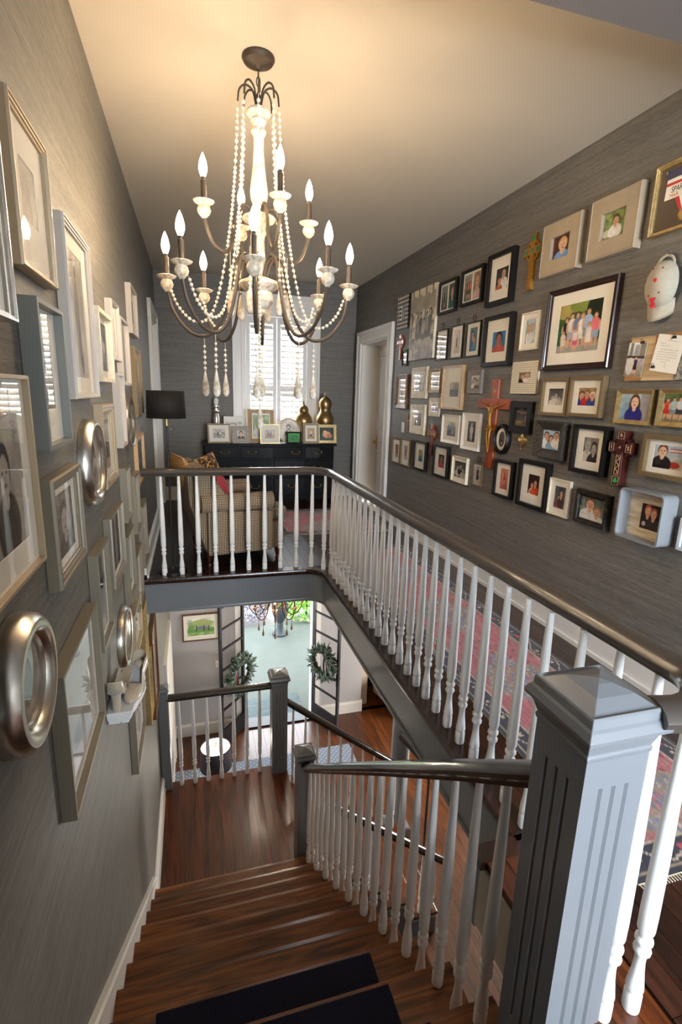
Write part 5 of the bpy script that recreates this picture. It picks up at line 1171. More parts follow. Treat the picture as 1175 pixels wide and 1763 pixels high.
def shoe(label, loc, rotz, mirror=1):
    r = empty('satin_shoe', loc, (0, 0, rotz), label, 'shoe', 'pair of satin shoes on the wall shelf')
    Ln = .250; N = 26; K = 12; vs = []; fs = []
    def prof(t):            # t 0 toe .. 1 heel
        q = min(t / .28, 1); w = .040 * math.sqrt(max(0.004, 1 - (1 - q) ** 2))
        w = (w - .012 * math.exp(-((t - .64) / .16) ** 2)) * math.sqrt(max(0.02, 1 - max(0, (t - .86) / .14) ** 2))
        zs = .004 + (0 if t < .30 else .095 * (1 - math.cos((t - .30) / .70 * PI)) / 2)
        hu = .010 + .030 * math.sin(q * PI / 2) + max(0, t - .45) * .062
        return max(w, .004), zs, hu
    for i in range(N + 1):
        t = .5 - .5 * math.cos(PI * i / N); w_, zs, hu = prof(t); x = -Ln / 2 + Ln * t
        op = 0 if t < .34 else min(1, (t - .34) / .10)
        for k in range(K + 1):
            a = PI * k / K; c = math.cos(a); s_ = math.sin(a)
            lim = .0 + op * .62
            ang = a if op == 0 else (a * (.5 - lim / 2) * 2 / 1 if False else a)
            y = w_ * (1 if c >= 0 else -1) * abs(c) ** .7; z = zs + hu * s_ ** .8
            if op > 0:
                e = math.sin(math.radians(52)) ; zz = min(s_, .55 + .45 * (1 - op)); z = zs + hu * zz / (.55 + .45 * (1 - op)) * (.85 + .15 * (1 - op)); y = w_ * (1 if c >= 0 else -1) * (max(abs(c), .80 * op)) ** .7
            vs.append((x, y * mirror, z))
    for i in range(N):
        t = .5 - .5 * math.cos(PI * i / N)
        for k in range(K):
            if .40 <= t < .975 and 4 <= k <= 7: continue
            fs.append((i * (K + 1) + k, i * (K + 1) + k + 1, (i + 1) * (K + 1) + k + 1, (i + 1) * (K + 1) + k))
    fs.append(tuple(N * (K + 1) + k for k in range(K + 1))); fs.append(tuple(range(K, -1, -1)))
    up = MB().add(vs, fs).build('upper', M['satin'], r, 'all')
    sm_ = up.modifiers.new('solid', 'SOLIDIFY'); sm_.thickness = .0018
    sv = []; sf = []
    for i in range(N + 1):
        t = .5 - .5 * math.cos(PI * i / N); w_, zs, hu = prof(t); x = -Ln / 2 + Ln * t
        sv += [(x, -w_ * .97, zs + .001), (x, w_ * .97, zs + .001), (x, -w_ * .97, zs - .004), (x, w_ * .97, zs - .004)]
    for i in range(N): o = i * 4; sf += [(o, o + 1, o + 5, o + 4), (o + 2, o + 6, o + 7, o + 3), (o, o + 4, o + 6, o + 2), (o + 1, o + 3, o + 7, o + 5)]
    MB().add(sv, sf).build('insole', M['insole'], r, True)
    MB().lathe([(.021, 0), (.020, .015), (.019, .045), (.022, .075), (.028, .104)], 16, (Ln / 2 - .030, 0, 0), sx=.95).build('heel', M['satin'], r, True)
    return r
shoe('champagne satin heeled shoe standing with its heel towards the viewer', (LW + .046, 2.47, .0955), math.radians(-90))
shoe('champagne satin heeled shoe with its rounded toe towards the viewer', (LW + .118, 2.53, .0955), math.radians(80), -1)

# ================================================================== CHANDELIERS
CX, CY = 0.367, 2.898
def spline(pts, n):
    """catmull-rom through 3-D points"""
    P = [Vector(p) for p in pts]; P = [2 * P[0] - P[1]] + P + [2 * P[-1] - P[-2]]; out = []
    for i in range(1, len(P) - 2):
        for k in range(n):
            t = k / n; a, b, c, d = P[i - 1], P[i], P[i + 1], P[i + 2]
            out.append(0.5 * ((2 * b) + (c - a) * t + (2 * a - 5 * b + 4 * c - d) * t * t + (3 * b - a - 3 * c + d) * t ** 3))
    out.append(P[-2]); return out
def chandelier(loc, label, wood_m, bead_m, metal_m, lit, s=1.0, drop_m=None, chain_top=None):
    """z values are heights below loc (the ceiling); two tiers of arms, bead strands, wooden drops"""
    r = empty('chandelier', loc, (0, 0, 0), label, 'chandelier'); drop_m = drop_m or wood_m
    Z = lambda z: (z - 3.175) * s
    MB().lathe([(.0, Z(3.175)), (.078 * s, Z(3.175)), (.080 * s, Z(3.165)), (.070 * s, Z(3.15)), (.022 * s, Z(3.135)), (.012 * s, Z(3.12)), (0, Z(3.118))], 24, cap=False).build('canopy', metal_m, r, True)
    ch = MB()
    for i in range(4):
        zc = Z(3.105 - i * .034); a = i % 2
        ch.tube([((.009 * s * math.cos(q) if a else 0), (0 if a else .009 * s * math.cos(q)), zc + .021 * s * math.sin(q)) for q in [2 * PI * k / 12 for k in range(12)]], .0028 * s, 5, True, (0.2, 1, 0.1) if a else (1, 0.2, 0.1))
    ch.build('chain', metal_m, r, True)
    col = [(.008, 2.985), (.014, 2.975), (.016, 2.958), (.055, 2.950), (.061, 2.936), (.052, 2.925), (.034, 2.915), (.040, 2.903), (.032, 2.893), (.028, 2.875), (.034, 2.868), (.038, 2.855), (.032, 2.845), (.025, 2.83), (.025, 2.78), (.030, 2.70), (.040, 2.63),
           (.045, 2.59), (.042, 2.555), (.028, 2.525), (.022, 2.505), (.032, 2.495), (.080, 2.475), (.087, 2.462), (.072, 2.45), (.036, 2.44), (.030, 2.42), (.038, 2.40), (.030, 2.385), (.026, 2.36), (.030, 2.30), (.034, 2.25), (.028, 2.205), (.036, 2.19), (.102, 2.165), (.110, 2.150), (.096, 2.135),
           (.066, 2.115), (.070, 2.09), (.072, 2.07), (.054, 2.045), (.028, 2.03), (.030, 2.012), (.012, 1.995)]
    MB().lathe([(a * s, Z(b)) for a, b in col][::-1], 20).build('column', wood_m, r, True)
    bulb_me = MB().lathe([(.008 * s, 0), (.014 * s, .012 * s), (.0205 * s, .032 * s), (.021 * s, .046 * s), (.0165 * s, .070 * s), (.009 * s, .092 * s), (.0008, .108 * s)], 12).mesh('bulb', lit, True)
    fil_me = MB().lathe([(.0055 * s, .018 * s), (.0055 * s, .062 * s)], 8).mesh('filament', M['filament'] if lit == M['bulb'] else M['filament_hall'])
    sleeve_me = MB().lathe([(.0138 * s, 0), (.0138 * s, .086 * s), (.009 * s, .089 * s), (.0095 * s, .102 * s)], 12).mesh('candle_sleeve', metal_m, True)
    cup_me = MB().lathe([(.010 * s, -.070 * s), (.015 * s, -.063 * s), (.028 * s, -.050 * s), (.033 * s, -.034 * s), (.028 * s, -.018 * s), (.022 * s, -.011 * s), (.046 * s, .000 * s), (.051 * s, .007 * s), (.036 * s, .012 * s), (.012 * s, .013 * s)], 16).mesh('candle_cup', wood_m, True)
    drop_me = MB().lathe([(.001, 0), (.010 * s, .003 * s), (.0185 * s, .016 * s), (.0205 * s, .034 * s), (.016 * s, .066 * s), (.008 * s, .110 * s), (.0025 * s, .138 * s)], 14).mesh('drop', drop_m, True)
    def arm(ang, pts):
        a = math.radians(ang); P = spline([(q * s * math.cos(a), q * s * math.sin(a), Z(z)) for q, z in pts], 7)
        return MB().tube(P, .0088 * s, 8).build('arm', metal_m, r, True)
    def light(ang, rad, z):
        a = math.radians(ang); p = (rad * s * math.cos(a), rad * s * math.sin(a), Z(z))
        inst('candle_cup', cup_me, r, p); inst('candle_sleeve', sleeve_me, r, (p[0], p[1], p[2] + .010 * s)); bo = inst('bulb', bulb_me, r, (p[0], p[1], p[2] + .108 * s)); inst('filament', fil_me, bo)
    for k in range(8):
        g = -145 + 45 * k
        arm(g, [(.03, 2.17), (.055, 2.25), (.085, 2.285), (.125, 2.25), (.155, 2.12), (.205, 1.96), (.28, 1.885), (.37, 1.905), (.445, 2.00), (.472, 2.105)]); light(g, .474, 2.165)
    for k in range(4):
        g = -77 + 90 * k
        arm(g, [(.016, 2.40), (.045, 2.50), (.085, 2.515), (.115, 2.45), (.135, 2.34), (.18, 2.285), (.235, 2.31), (.272, 2.39), (.28, 2.43)]); light(g, .282, 2.49)
    # loops on the crown and the bead strands that hang from them
    for k in range(8):
        g = math.radians(-145 + 45 * k + 6)
        lp = spline([(.010, 2.96), (.025, 3.025), (.060, 3.055), (.090, 3.03), (.100, 2.985)] and [(.010 * s * math.cos(g), .010 * s * math.sin(g), Z(2.96)), (.028 * s * math.cos(g), .028 * s * math.sin(g), Z(3.03)), (.062 * s * math.cos(g), .062 * s * math.sin(g), Z(3.052)), (.092 * s * math.cos(g), .092 * s * math.sin(g), Z(3.03)), (.100 * s * math.cos(g), .100 * s * math.sin(g), Z(2.98))], 6)
        MB().tube(lp, .0048 * s, 6).build('crown_loop', metal_m, r, True)
        g2 = math.radians(-145 + 45 * k + 3)
        pts = [(.100, 2.975), (.112, 2.75), (.135, 2.50), (.175, 2.25), (.225, 2.05), (.275, 1.965), (.345, 1.955), (.415, 2.02), (.455, 2.11)]
        P = spline([(q * s * math.cos(g2), q * s * math.sin(g2), Z(z)) for q, z in pts], 24)
        bd = MB(); acc = 0; bd.tube(P[::8] + [P[-1]], .0015 * s, 4)
        for i in range(1, len(P)):
            acc += (P[i] - P[i - 1]).length
            if acc > .0205 * s: bd.ball(P[i], random.uniform(.0078, .0092) * s, 7, 5); acc = 0
        o = bd.build('bead_strand', bead_m, r, True); o['kind'] = 'stuff'
        # drop below each arm
        ang = math.radians(-145 + 45 * k); dx, dy = .292 * s * math.cos(ang), .292 * s * math.sin(ang)
        pb = MB(); pb.tube([(dx, dy, Z(1.885)), (dx, dy, Z(1.70))], .0012 * s, 4)
        for j in range(5): pb.ball((dx, dy, Z(1.83 - j * .028)), .0088 * s * (1.0 if j else .8), 8, 5)
        pb.build('drop_beads', bead_m, r, True)
        inst('drop', drop_me, r, (dx, dy, Z(1.57)))
    for k in range(6):
        a = math.radians(-115 + 60 * k); q = .085 if k % 2 else .2
        inst('drop', drop_me, r, (.15 * s * math.cos(a), .15 * s * math.sin(a), Z(1.985)))
        tb = MB(); tb.tube([(.15 * s * math.cos(a), .15 * s * math.sin(a), Z(2.12)), (.15 * s * math.cos(a), .15 * s * math.sin(a), Z(2.30))], .0012 * s, 4)
        for j in range(4): tb.ball((.15 * s * math.cos(a), .15 * s * math.sin(a), Z(2.13 + j * .026)), .0085 * s, 8, 5)
        tb.build('drop_beads', bead_m, r, True)
    cbm = MB(); cbm.tube([(0, 0, Z(1.995)), (0, 0, Z(1.53))], .0014 * s, 4)
    for j in range(20): cbm.ball((0, 0, Z(1.98 - j * .022)), .0092 * s, 8, 5)
    cbm.build('drop_beads', bead_m, r, True); inst('drop', drop_me, r, (0, 0, Z(1.40)))
    return r
chandelier((CX, CY, CH), 'big two-tier whitewashed bead chandelier with twelve lit candle bulbs', M['whitewash'], M['bead'], M['iron'], M['bulb'])
chandelier((0.98, 6.25, -0.30), 'brown wooden bead chandelier hanging low in the entrance hall below', M['brownwash'], M['bead_dark'], M['iron_dark'], M['bulb_hall'], 0.74)

# ================================================================== DRESSER AND WHAT STANDS ON IT
DT = 0.895
dr = empty('dresser', (1.09, 7.50, 0), (0, 0, 0), 'black dresser with brass bail handles under the shuttered window', 'dresser')
MB().box(-.91, .91, -.24, .30, .12, DT - .03).build('body', M['black'], dr, bevel=.004)
MB().prism([(-.95, -.26), (-.45, -.275), (0, -.29), (.45, -.275), (.95, -.26), (.95, .31), (-.95, .31)], DT - .03, DT).build('top', M['black'], dr, bevel=.008)
MB().box(-.92, .92, -.255, .305, .08, .14).build('plinth', M['black'], dr, bevel=.006)
for sx in (-1, 1):
    for sy in (-1, 1):
        MB().square([(.025, 0), (.035, .05), (.045, .09)], (sx * .86, .02 + sy * .23, 0)).build('foot', M['black'], dr)
def handle(par, x, z, yf, wd=.055):
    h_ = MB(); P = spline([(x - wd, yf, z + .012), (x - wd, yf - .02, z + .010), (x - wd * .75, yf - .026, z - .012), (x, yf - .026, z - .016), (x + wd * .75, yf - .026, z - .012), (x + wd, yf - .02, z + .010), (x + wd, yf, z + .012)], 4)
    h_.tube(P, .0045, 6, up=(0, .3, 1))
    for q in (-wd, wd): h_.ball((x + q, yf - .006, z + .012), .013, 10, 6, sy=.6)
    h_.build('handle', M['brass'], par, True)
def drawer(x0_, x1_, z0_, z1_, hs, bow=.012):
    o = empty('drawer'); bpy.data.objects.remove(o)
    xm_ = (x0_ + x1_) / 2
    d_ = MB().prism([(x0_, -.262), (xm_, -.262 - bow), (x1_, -.262), (x1_, -.238), (x0_, -.238)], z0_, z1_).build('drawer', M['black'], dr, bevel=.006)
    for hxp in hs: handle(d_, hxp, (z0_ + z1_) / 2, -.262 - bow * .7)
drawer(-.90, -.47, .69, .85, [-.66]); drawer(-.445, .445, .69, .85, [-.29, .33], .02); drawer(.47, .90, .69, .85, [.66])
for za, zb in ((.43, .665), (.16, .405)):
    drawer(-.90, -.02, za, zb, [-.62, -.25]); drawer(.02, .90, za, zb, [.28, .66])
# standing frames
def stand_frame(x, y, w_, h_, label, fm, prof, b, spec, pf=None, rotz=0.0, lean=8, name='picture_frame', d=.022, **kw):
    E_ = (Matrix.Rotation(rotz, 3, 'Z') @ ROT['F'].to_matrix() @ Matrix.Rotation(math.radians(-lean), 3, 'X')).to_euler()
    # base edge on the dresser top
    upv = E_.to_matrix() @ Vector((0, 1, 0))
    r = empty(name, Vector((x, y, DT + .002)) + upv * h_ / 2, E_, label, 'picture frame', 'photo frames standing on the dresser')
    fill_parts(r, w_, h_, d, b, fm, prof, spec, pf, **kw)
    ez = Vector((0, h_ * .25, 0)); 
    MB().add([(-.02, h_ * .2, 0), (.02, h_ * .2, 0), (.025, -h_ * .48, -h_ * .30), (-.025, -h_ * .48, -h_ * .30), (-.02, h_ * .2, -.003), (.02, h_ * .2, -.003), (.025, -h_ * .48, -h_ * .30 - .003), (-.025, -h_ * .48, -h_ * .30 - .003)],
             [(0, 1, 2, 3), (7, 6, 5, 4), (0, 4, 5, 1), (1, 5, 6, 2), (2, 6, 7, 3), (3, 7, 4, 0)]).build('easel_back', M['f_black'], r)
    return r
YD = 7.33
stand_frame(.36, YD - .03, .31, .265, 'gold frame with a grey wedding photo, leftmost on the dresser', 'f_palegold', 'slope', .02, grey(dict(bg=('b0b0ae', 'c8c8c6'), noise=(.16, 8), el=stand(.4, .1, .6, '5a5a5a') + stand(.6, .1, .62, 'e8e8e8'))), (.52, .48), rotz=.12)
sg = stand_frame(.575, YD + .13, .28, .36, 'white sign frame with handwritten words, behind the zigzag frame', 'f_white', 'flat', .012, dict(bg=('e8e4dc', 'eeeae2'), noise=(.01, 4)), lean=6, glass=False)
text_part('Going to', .062, M['ink'], sg, (0.0, .085, .0125), (0, 0, math.radians(4)), .0004)
stand_frame(.655, YD - .07, .235, .235, 'zigzag black and white frame with a child portrait', 'f_zigzag', 'flat', .065, dict(bg=('b8c0c8', 'd8dce0'), el=bust(.5, .95, .62, '4a3a38', '3a2418', 'e8b898')), d=.015)
stand_frame(.955, YD + .08, .37, .47, 'large light wood frame with a figure in white on grass', 'f_lightwood', 'slope', .055, dict(bg=('8aa860', 'a8b890'), noise=(.12, 7), el=[(.25, .2, .25, .2, 'd8d8d4')] + stand(.62, .05, .72, 'f0ece8', 'c05aa0', '5a3a20', SKN, 1.25)), (.62, .66), mat_m='paper')
stand_frame(1.055, YD - .09, .275, .27, 'thin gold frame with a small group photo, front of the dresser', 'f_gold', 'flat', .012, dict(bg=('b8a898', 'd8d0c8'), noise=(.1, 8), el=stand(.35, .1, .7, 'c8888a') + stand(.6, .1, .65, '8a98a8')), (.5, .46))
ov = stand_frame(1.345, YD + .05, .34, .36, 'round-topped plate frame with a line drawing of a child', 'f_cream', 'round', .022, grey(dict(bg=('e0dcd4', 'e8e4dc'), el=[(.5, .66, .10, .10, '5a5650'), (.5, .645, .07, .07, 'e0dcd4'), (.5, .42, .12, .14, '6a665e'), (.5, .42, .09, .11, 'e0dcd4'), (.5, .28, .16, .03, '5a5650'), (.38, .36, .04, .08, '5a5650'), (.62, .36, .04, .08, '5a5650')])), oval=True, glass=False)
gd = stand_frame(1.395, YD - .10, .215, .17, 'small dark frame with a bright green card', 'f_black', 'slope', .022, dict(bg=('2f8a3a', '3fa84a'), noise=(.05, 8), el=[(.5, .7, .3, .03, '1f5a28', 'r'), (.5, .5, .36, .03, '1f5a28', 'r'), (.5, .3, .28, .03, '1f5a28', 'r')]))
stand_frame(1.655, YD - .06, .235, .295, 'silver-grey frame with a small dark-clad figure, right of the green card', 'f_taupe', 'slope', .035, dict(bg=('b89a78', 'c8b090'), el=stand(.5, .05, .8, 'e8e4e0', '5a5048', '6a4a30', SKN, 1.3)), (.46, .54))
stand_frame(1.90, YD - .02, .30, .275, 'ornate gold frame with a newborn, rightmost on the dresser', 'f_gold', 'step', .045, dict(bg=('4a5a50', '3a4038'), el=[(.5, .45, .3, .25, 'e8a888'), (.38, .62, .14, .16, 'f0b898'), (.7, .35, .2, .14, 'd88868')]))
# ginger-jar urns
def urn(x, y, prof, label):
    r = empty('lidded_urn', (x, y, DT), (0, 0, 0), label, 'urn', 'brass urns on the dresser')
    body, lid = prof
    MB().lathe(body, 28).build('body', M['bronze'], r, True); MB().lathe(lid, 28).build('lid', M['bronze'], r, True); return r
urn(1.60, 7.56, ([(.075, 0), (.085, .01), (.07, .04), (.068, .10), (.10, .19), (.128, .26), (.135, .31), (.125, .36), (.095, .405), (.075, .43), (.066, .45)],
                  [(.072, .45), (.074, .462), (.066, .50), (.05, .525), (.024, .54), (.012, .552), (.016, .565), (.012, .58), (.006, .60), (.001, .615)]), 'round-shouldered brass urn with lid on the dresser')
urn(1.93, 7.56, ([(.08, 0), (.09, .01), (.085, .06), (.09, .16), (.12, .26), (.135, .32), (.125, .38), (.095, .43), (.078, .47), (.082, .50), (.095, .535), (.092, .57)],
                  [(.096, .57), (.097, .585), (.085, .62), (.06, .65), (.03, .668), (.012, .68), (.017, .695), (.013, .71), (.005, .73), (.001, .745)]), 'taller double-waisted brass urn with lid, right on the dresser')
# glass hurricane lamp
hu = empty('table_lamp', (.34, 7.60, DT), (0, 0, 0), 'silver candlestick lamp with a clear glass chimney on the dresser', 'lamp')
MB().lathe([(.07, 0), (.072, .01), (.05, .02), (.022, .04), (.024, .10), (.034, .20), (.040, .27), (.030, .32), (.022, .34), (.040, .36), (.026, .375), (.026, .40), (.042, .415), (.042, .425), (.02, .43)], 20).build('base', M['silver'], hu, True)
MB().lathe([(.018, .43), (.03, .47), (.03, .49), (.02, .515), (.001, .52)], 14).build('bulb', mat('frosted_bulb', L('f0ece4'), .3), hu, True)
gm = MB(); gm.lathe([(.040, .43), (.052, .50), (.048, .57), (.040, .64), (.048, .70)], 20, cap=False); gm.build('chimney', M['glass'], hu, True); hu.scale = (1.15, 1.15, 1.18)

# ================================================================== ARMCHAIR, FLOOR LAMP
M['check'] = plaid('houndstooth', L('cdb999'), L('77634f'), L('261c19'), 66)
M['piping'] = mat('dark_piping', L('2a1a16'), .8)
ac_ = empty('armchair', (.31, 5.03, 0), (0, 0, math.radians(11)), 'houndstooth armchair with rolled arms, seen from the side behind the railing', 'armchair')
def soft(mb, name, m_, par, bev=.03, sub=0):
    me = mb.mesh(name, m_); o = inst(name, me, par)
    b_ = o.modifiers.new('bevel', 'BEVEL'); b_.width = bev; b_.segments = 4; b_.limit_method = 'ANGLE'; b_.angle_limit = math.radians(35)
    dg_ = bpy.context.evaluated_depsgraph_get(); m2 = bpy.data.meshes.new_from_object(o.evaluated_get(dg_)); o.modifiers.clear(); o.data = m2
    m2.polygons.foreach_set('use_smooth', [True] * len(m2.polygons)); box_uv(m2); return o
# local frame: faces +x, width along y
for sy in (-1, 1):
    arm_ = MB(); y_ = sy * .36
    pr = [(-.28, .13), (.33, .13), (.33, .52), (-.28, .55)]
    arm_.add([(a, y_ - .05, b) for a, b in pr] + [(a, y_ + .05, b) for a, b in pr], [(0, 1, 5, 4), (1, 2, 6, 5), (2, 3, 7, 6), (3, 0, 4, 7), (3, 2, 1, 0), (4, 5, 6, 7)])
    soft(arm_, 'arm_panel', M['check'], ac_, .02)
    rl = MB(); n = 18
    P = [(-.34 + .67 * k / 8, y_ + sy * .015, .615) for k in range(9)]
    rl.tube(P, .082, 18); me = rl.mesh('arm_roll', M['check'], True); box_uv(me); inst('arm_roll', me, ac_)
    MB().tube([(.332, y_ + sy * .015 + .08 * math.cos(q), .615 + .08 * math.sin(q)) for q in [2 * PI * k / 18 for k in range(18)]], .006, 6, True, (1, 0, 0)).build('piping', M['piping'], ac_, True)
bk = MB(); pr = [(-.28, .13), (-.10, .13), (-.16, .55), (-.28, .96), (-.44, .93), (-.42, .6)]
bk.add([(a, -.33, b) for a, b in pr] + [(a, .33, b) for a, b in pr], [(k, (k + 1) % 6, 6 + (k + 1) % 6, 6 + k) for k in range(6)] + [tuple(range(5, -1, -1)), tuple(range(6, 12))])
soft(bk, 'backrest', M['check'], ac_, .04)
for sy in (-1, 1):
    wg = MB(); pr = [(-.36, .55), (-.06, .60), (-.12, .72), (-.24, .88), (-.40, .90)]; y_ = sy * .345
    wg.add([(a, y_ - .035, b) for a, b in pr] + [(a, y_ + .035, b) for a, b in pr], [(k, (k + 1) % 5, 5 + (k + 1) % 5, 5 + k) for k in range(5)] + [tuple(range(4, -1, -1)), tuple(range(5, 10))])
    soft(wg, 'wing', M['check'], ac_, .025)
soft(MB().box(-.20, .50, -.36, .36, .41, .54), 'seat_cushion', M['check'], ac_, .045)
soft(MB().box(-.28, .46, -.36, .36, .13, .40), 'seat_base', M['check'], ac_, .02)
M['legwood'] = mat('mahogany_leg', L('4a2214'), .3, coat=.3)
for lx, ly in ((-.26, -.33), (-.26, .33), (.40, -.33), (.40, .33)):
    MB().lathe([(.016, .0), (.02, .03), (.014, .04), (.026, .10), (.03, .135)], 12, (lx, ly, .0)).build('leg', M['legwood'], ac_, True)
M['stripe'] = weave('striped_camel', L('c89a5c'), L('b07c40'), 60)
tp = empty('throw_pillow', (-.02, 5.06, .60), (0, math.radians(-20), math.radians(14)), 'camel striped cushion lying on the chair back', 'cushion')
def pillow(par, w_, h_, t_, m_, n=12):
    vs = []; fs = []
    for s_ in (1, -1):
        for j in range(n + 1):
            for i in range(n + 1):
                u, v = -1 + 2 * i / n, -1 + 2 * j / n
                k = (max(0, 1 - u * u) ** .45) * (max(0, 1 - v * v) ** .45); q = 1 - .06 * (1 - abs(u)) * 0
                vs.append((s_ * t_ / 2 * k, u * w_ / 2 * (1 - .05 * (1 - v * v)), (v * (1 - .05 * (1 - u * u)) + 1) * h_ / 2))
    m_1 = n + 1
    for s_ in (0, 1):
        o = s_ * m_1 * m_1
        for j in range(n):
            for i in range(n): q = (o + j * m_1 + i, o + j * m_1 + i + 1, o + (j + 1) * m_1 + i + 1, o + (j + 1) * m_1 + i); fs.append(q if s_ == 0 else q[::-1])
    me = MB().add(vs, fs).mesh('cushion_cover', m_, 'all'); box_uv(me); return inst('cushion_cover', me, par)
pillow(tp, .60, .44, .16, M['stripe'])
def leopard():
    mt, nt, b = new_mat('leopard_print'); tc = nt.nodes.new('ShaderNodeTexCoord'); vo = nt.nodes.new('ShaderNodeTexVoronoi'); vo.inputs['Scale'].default_value = 34
    rp = nt.nodes.new('ShaderNodeValToRGB'); rp.color_ramp.interpolation = 'CONSTANT'; e = rp.color_ramp.elements
    e[0].color = (*L('7a4c22'), 1); e[1].position = .60; e[1].color = (*L('cc9a58'), 1); k = e.new(.30); k.color = (*L('20140c'), 1)
    nt.links.new(tc.outputs['Object'], vo.inputs['Vector']); nt.links.new(vo.outputs['Distance'], rp.inputs[0]); nt.links.new(rp.outputs[0], b.inputs['Base Color']); b.inputs['Roughness'].default_value = .9; return mt
M['leopard'] = leopard()
lpw = empty('throw_pillow', (.20, 5.06, .545), (math.radians(6), math.radians(-16), math.radians(-32)), 'leopard print cushion on the armchair', 'cushion')
pillow(lpw, .50, .46, .16, M['leopard'])
rp_ = empty('throw_pillow', (.33, 5.22, .545), (0, math.radians(-24), math.radians(-6)), 'red and white cushion edge peeking from behind the leopard cushion', 'cushion')
pillow(rp_, .38, .30, .10, mat('red_cushion', L('b8404a'), .9))
fl_r = empty('floor_lamp', (-.205, 4.615, 0), (0, 0, 0), 'slim black floor lamp with a black drum shade at the left wall', 'lamp')
MB().lathe([(.125, 0), (.125, .018), (.11, .024), (.02, .03), (.012, .05)], 28).build('base', M['blackmetal'], fl_r, True)
MB().lathe([(.0085, .03), (.0085, 1.30)], 10).build('pole', M['blackmetal'], fl_r, True)
MB().lathe([(.011, 1.30), (.011, 1.40), (.016, 1.42)], 10).build('socket', M['brass'], fl_r, True)
sd = MB(); sd.lathe([(.160, 1.365), (.152, 1.590)], 32, cap=False); so = sd.build('lamp_shade', mat('black_shade', L('15110f'), .8), fl_r, True); q_ = so.modifiers.new('s', 'SOLIDIFY'); q_.thickness = .003
MB().tube([(.03, 0, 1.40), (.03, 0, 1.27)], .0015, 5).ball((.03, 0, 1.268), .006, 8, 5).build('pull_chain', M['brass'], fl_r, True)
MB().lathe([(.016, 1.42), (.030, 1.46), (.030, 1.485), (.018, 1.51), (.001, 1.515)], 12).build('bulb', emit('floor_lamp_bulb', (1, .72, .42), 18), fl_r, True)
sp_ = MB()
for a in (0, 120, 240): q = math.radians(a); sp_.tube([(.015 * math.cos(q), .015 * math.sin(q), 1.535), (.152 * math.cos(q), .152 * math.sin(q), 1.575)], .002, 5)
sp_.lathe([(.016, 1.53), (.016, 1.54)], 10).tube([(0.0, 0.016, 1.43), (0.04, 0.0, 1.48), (0.012, 0.0, 1.535)], .0015, 5).build('spider', M['brass'], fl_r)

# ================================================================== RUGS
def rug_img(nx, ny, w_, h_, seed):
    r = np.random.default_rng(seed)
    X = np.linspace(0, w_, nx)[None, :] + np.zeros((ny, 1)); Y = np.linspace(0, h_, ny)[:, None] + np.zeros((1, nx))
    pink, pink2 = np.array(hx('a85f66')), np.array(hx('b57375')); navy = np.array(hx('37343f')); tan = np.array(hx('9a8672')); blue = np.array(hx('837f8e')); cream = np.array(hx('b8a690')); red = np.array(hx('a83a44'))
    n1 = smooth_noise(ny, nx, 30, seed); n2 = smooth_noise(ny, nx, 90, seed + 1)
    img = pink * (1 - n1[..., None]) + pink2 * n1[..., None]
    ed = np.minimum(np.minimum(X, w_ - X), np.minimum(Y, h_ - Y))
    xc = abs(X - w_ / 2); per = .95; yc = abs(((Y + .2) % per) - per / 2)
    def put(mask, c):
        img[mask] = c
    med = (xc / (w_ * .30) + yc / (per * .36)) + .10 * np.sign(np.sin(X * 60) * np.sin(Y * 60))
    put(med < 1.0, tan); put(med < .86, blue); put(med < .52, tan); put(med < .38, pink2); put(med < .2, blue)
    sp = (np.sin(X * 95 + 3 * n1) * np.sin(Y * 88 + 4 * n2) > .62); put(sp & (med < 1) & (med > .4), cream); put(sp & (med > 1.05) & (n1 > .62), tan)
    fl = (np.sin(X * 42) * np.sin(Y * 39 + 1) > .86); put(fl & (med >= 1), np.array(hx('8e4a55')))
    cor = (xc > w_ * .30) & (yc > per * .36); put(cor & (np.sin(X * 50) * np.sin(Y * 50) > -.2), tan)
    put(ed < .135, cream); put((ed < .125), navy); put(ed < .035, tan); put(ed < .024, navy)
    bd = (ed > .035) & (ed < .125); al = np.where((np.minimum(X, w_ - X) < np.minimum(Y, h_ - Y)), Y, X)
    put(bd & (abs(((al * 7) % 1) - .5) * .09 + .035 > abs(ed - .08) * 1.0 + .028) & (abs(((al * 7) % 1) - .5) < .08), cream)
    zz = abs(ed - .08 - .032 * np.sin(al * 22)) < .0045; put(bd & zz, cream)
    put(bd & (np.sin(al * 22 + 1.6) > .93) & (abs(ed - .08) < .014), red)
    img = img * (.86 + .28 * n2[..., None]) * (.94 + .12 * r.random((ny, nx, 1)))
    img = np.clip(img, 0, 1); return np.where(img <= 0.04045, img / 12.92, ((img + 0.055) / 1.055) ** 2.4)
def rug(x0_, x1_, y0_, y1_, z, label, seed, name='rug', res=.009):
    w_, h_ = x1_ - x0_, y1_ - y0_; nx, ny = int(w_ / res), int(h_ / res)
    r = empty(name, ((x0_ + x1_) / 2, (y0_ + y1_) / 2, z), (0, 0, 0), label, 'rug')
    MB().box(-w_ / 2, w_ / 2, -h_ / 2, h_ / 2, .001, .007).build('backing', mat('rug_edge', L('b8a890'), .95), r)
    me = grid_mesh('pile', w_, h_, nx, ny, rug_img(nx, ny, w_, h_, seed), M['rug'], .0078); inst('pile', me, r)
    fr_ = MB()
    for e in (-1, 1):
        for i in range(int(w_ / .012)): x = -w_ / 2 + .006 + i * .012; fr_.box(x - .002, x + .002, min(e * h_ / 2, e * (h_ / 2 + .02)), max(e * h_ / 2, e * (h_ / 2 + .02)), .001, .004)
    o = fr_.build('fringe', M['f_cream'], r); o['kind'] = 'stuff'; return r
rug(1.41, 2.20, 1.06, 5.0, .0012, 'long pink and navy oriental runner along the upper hall', 5)
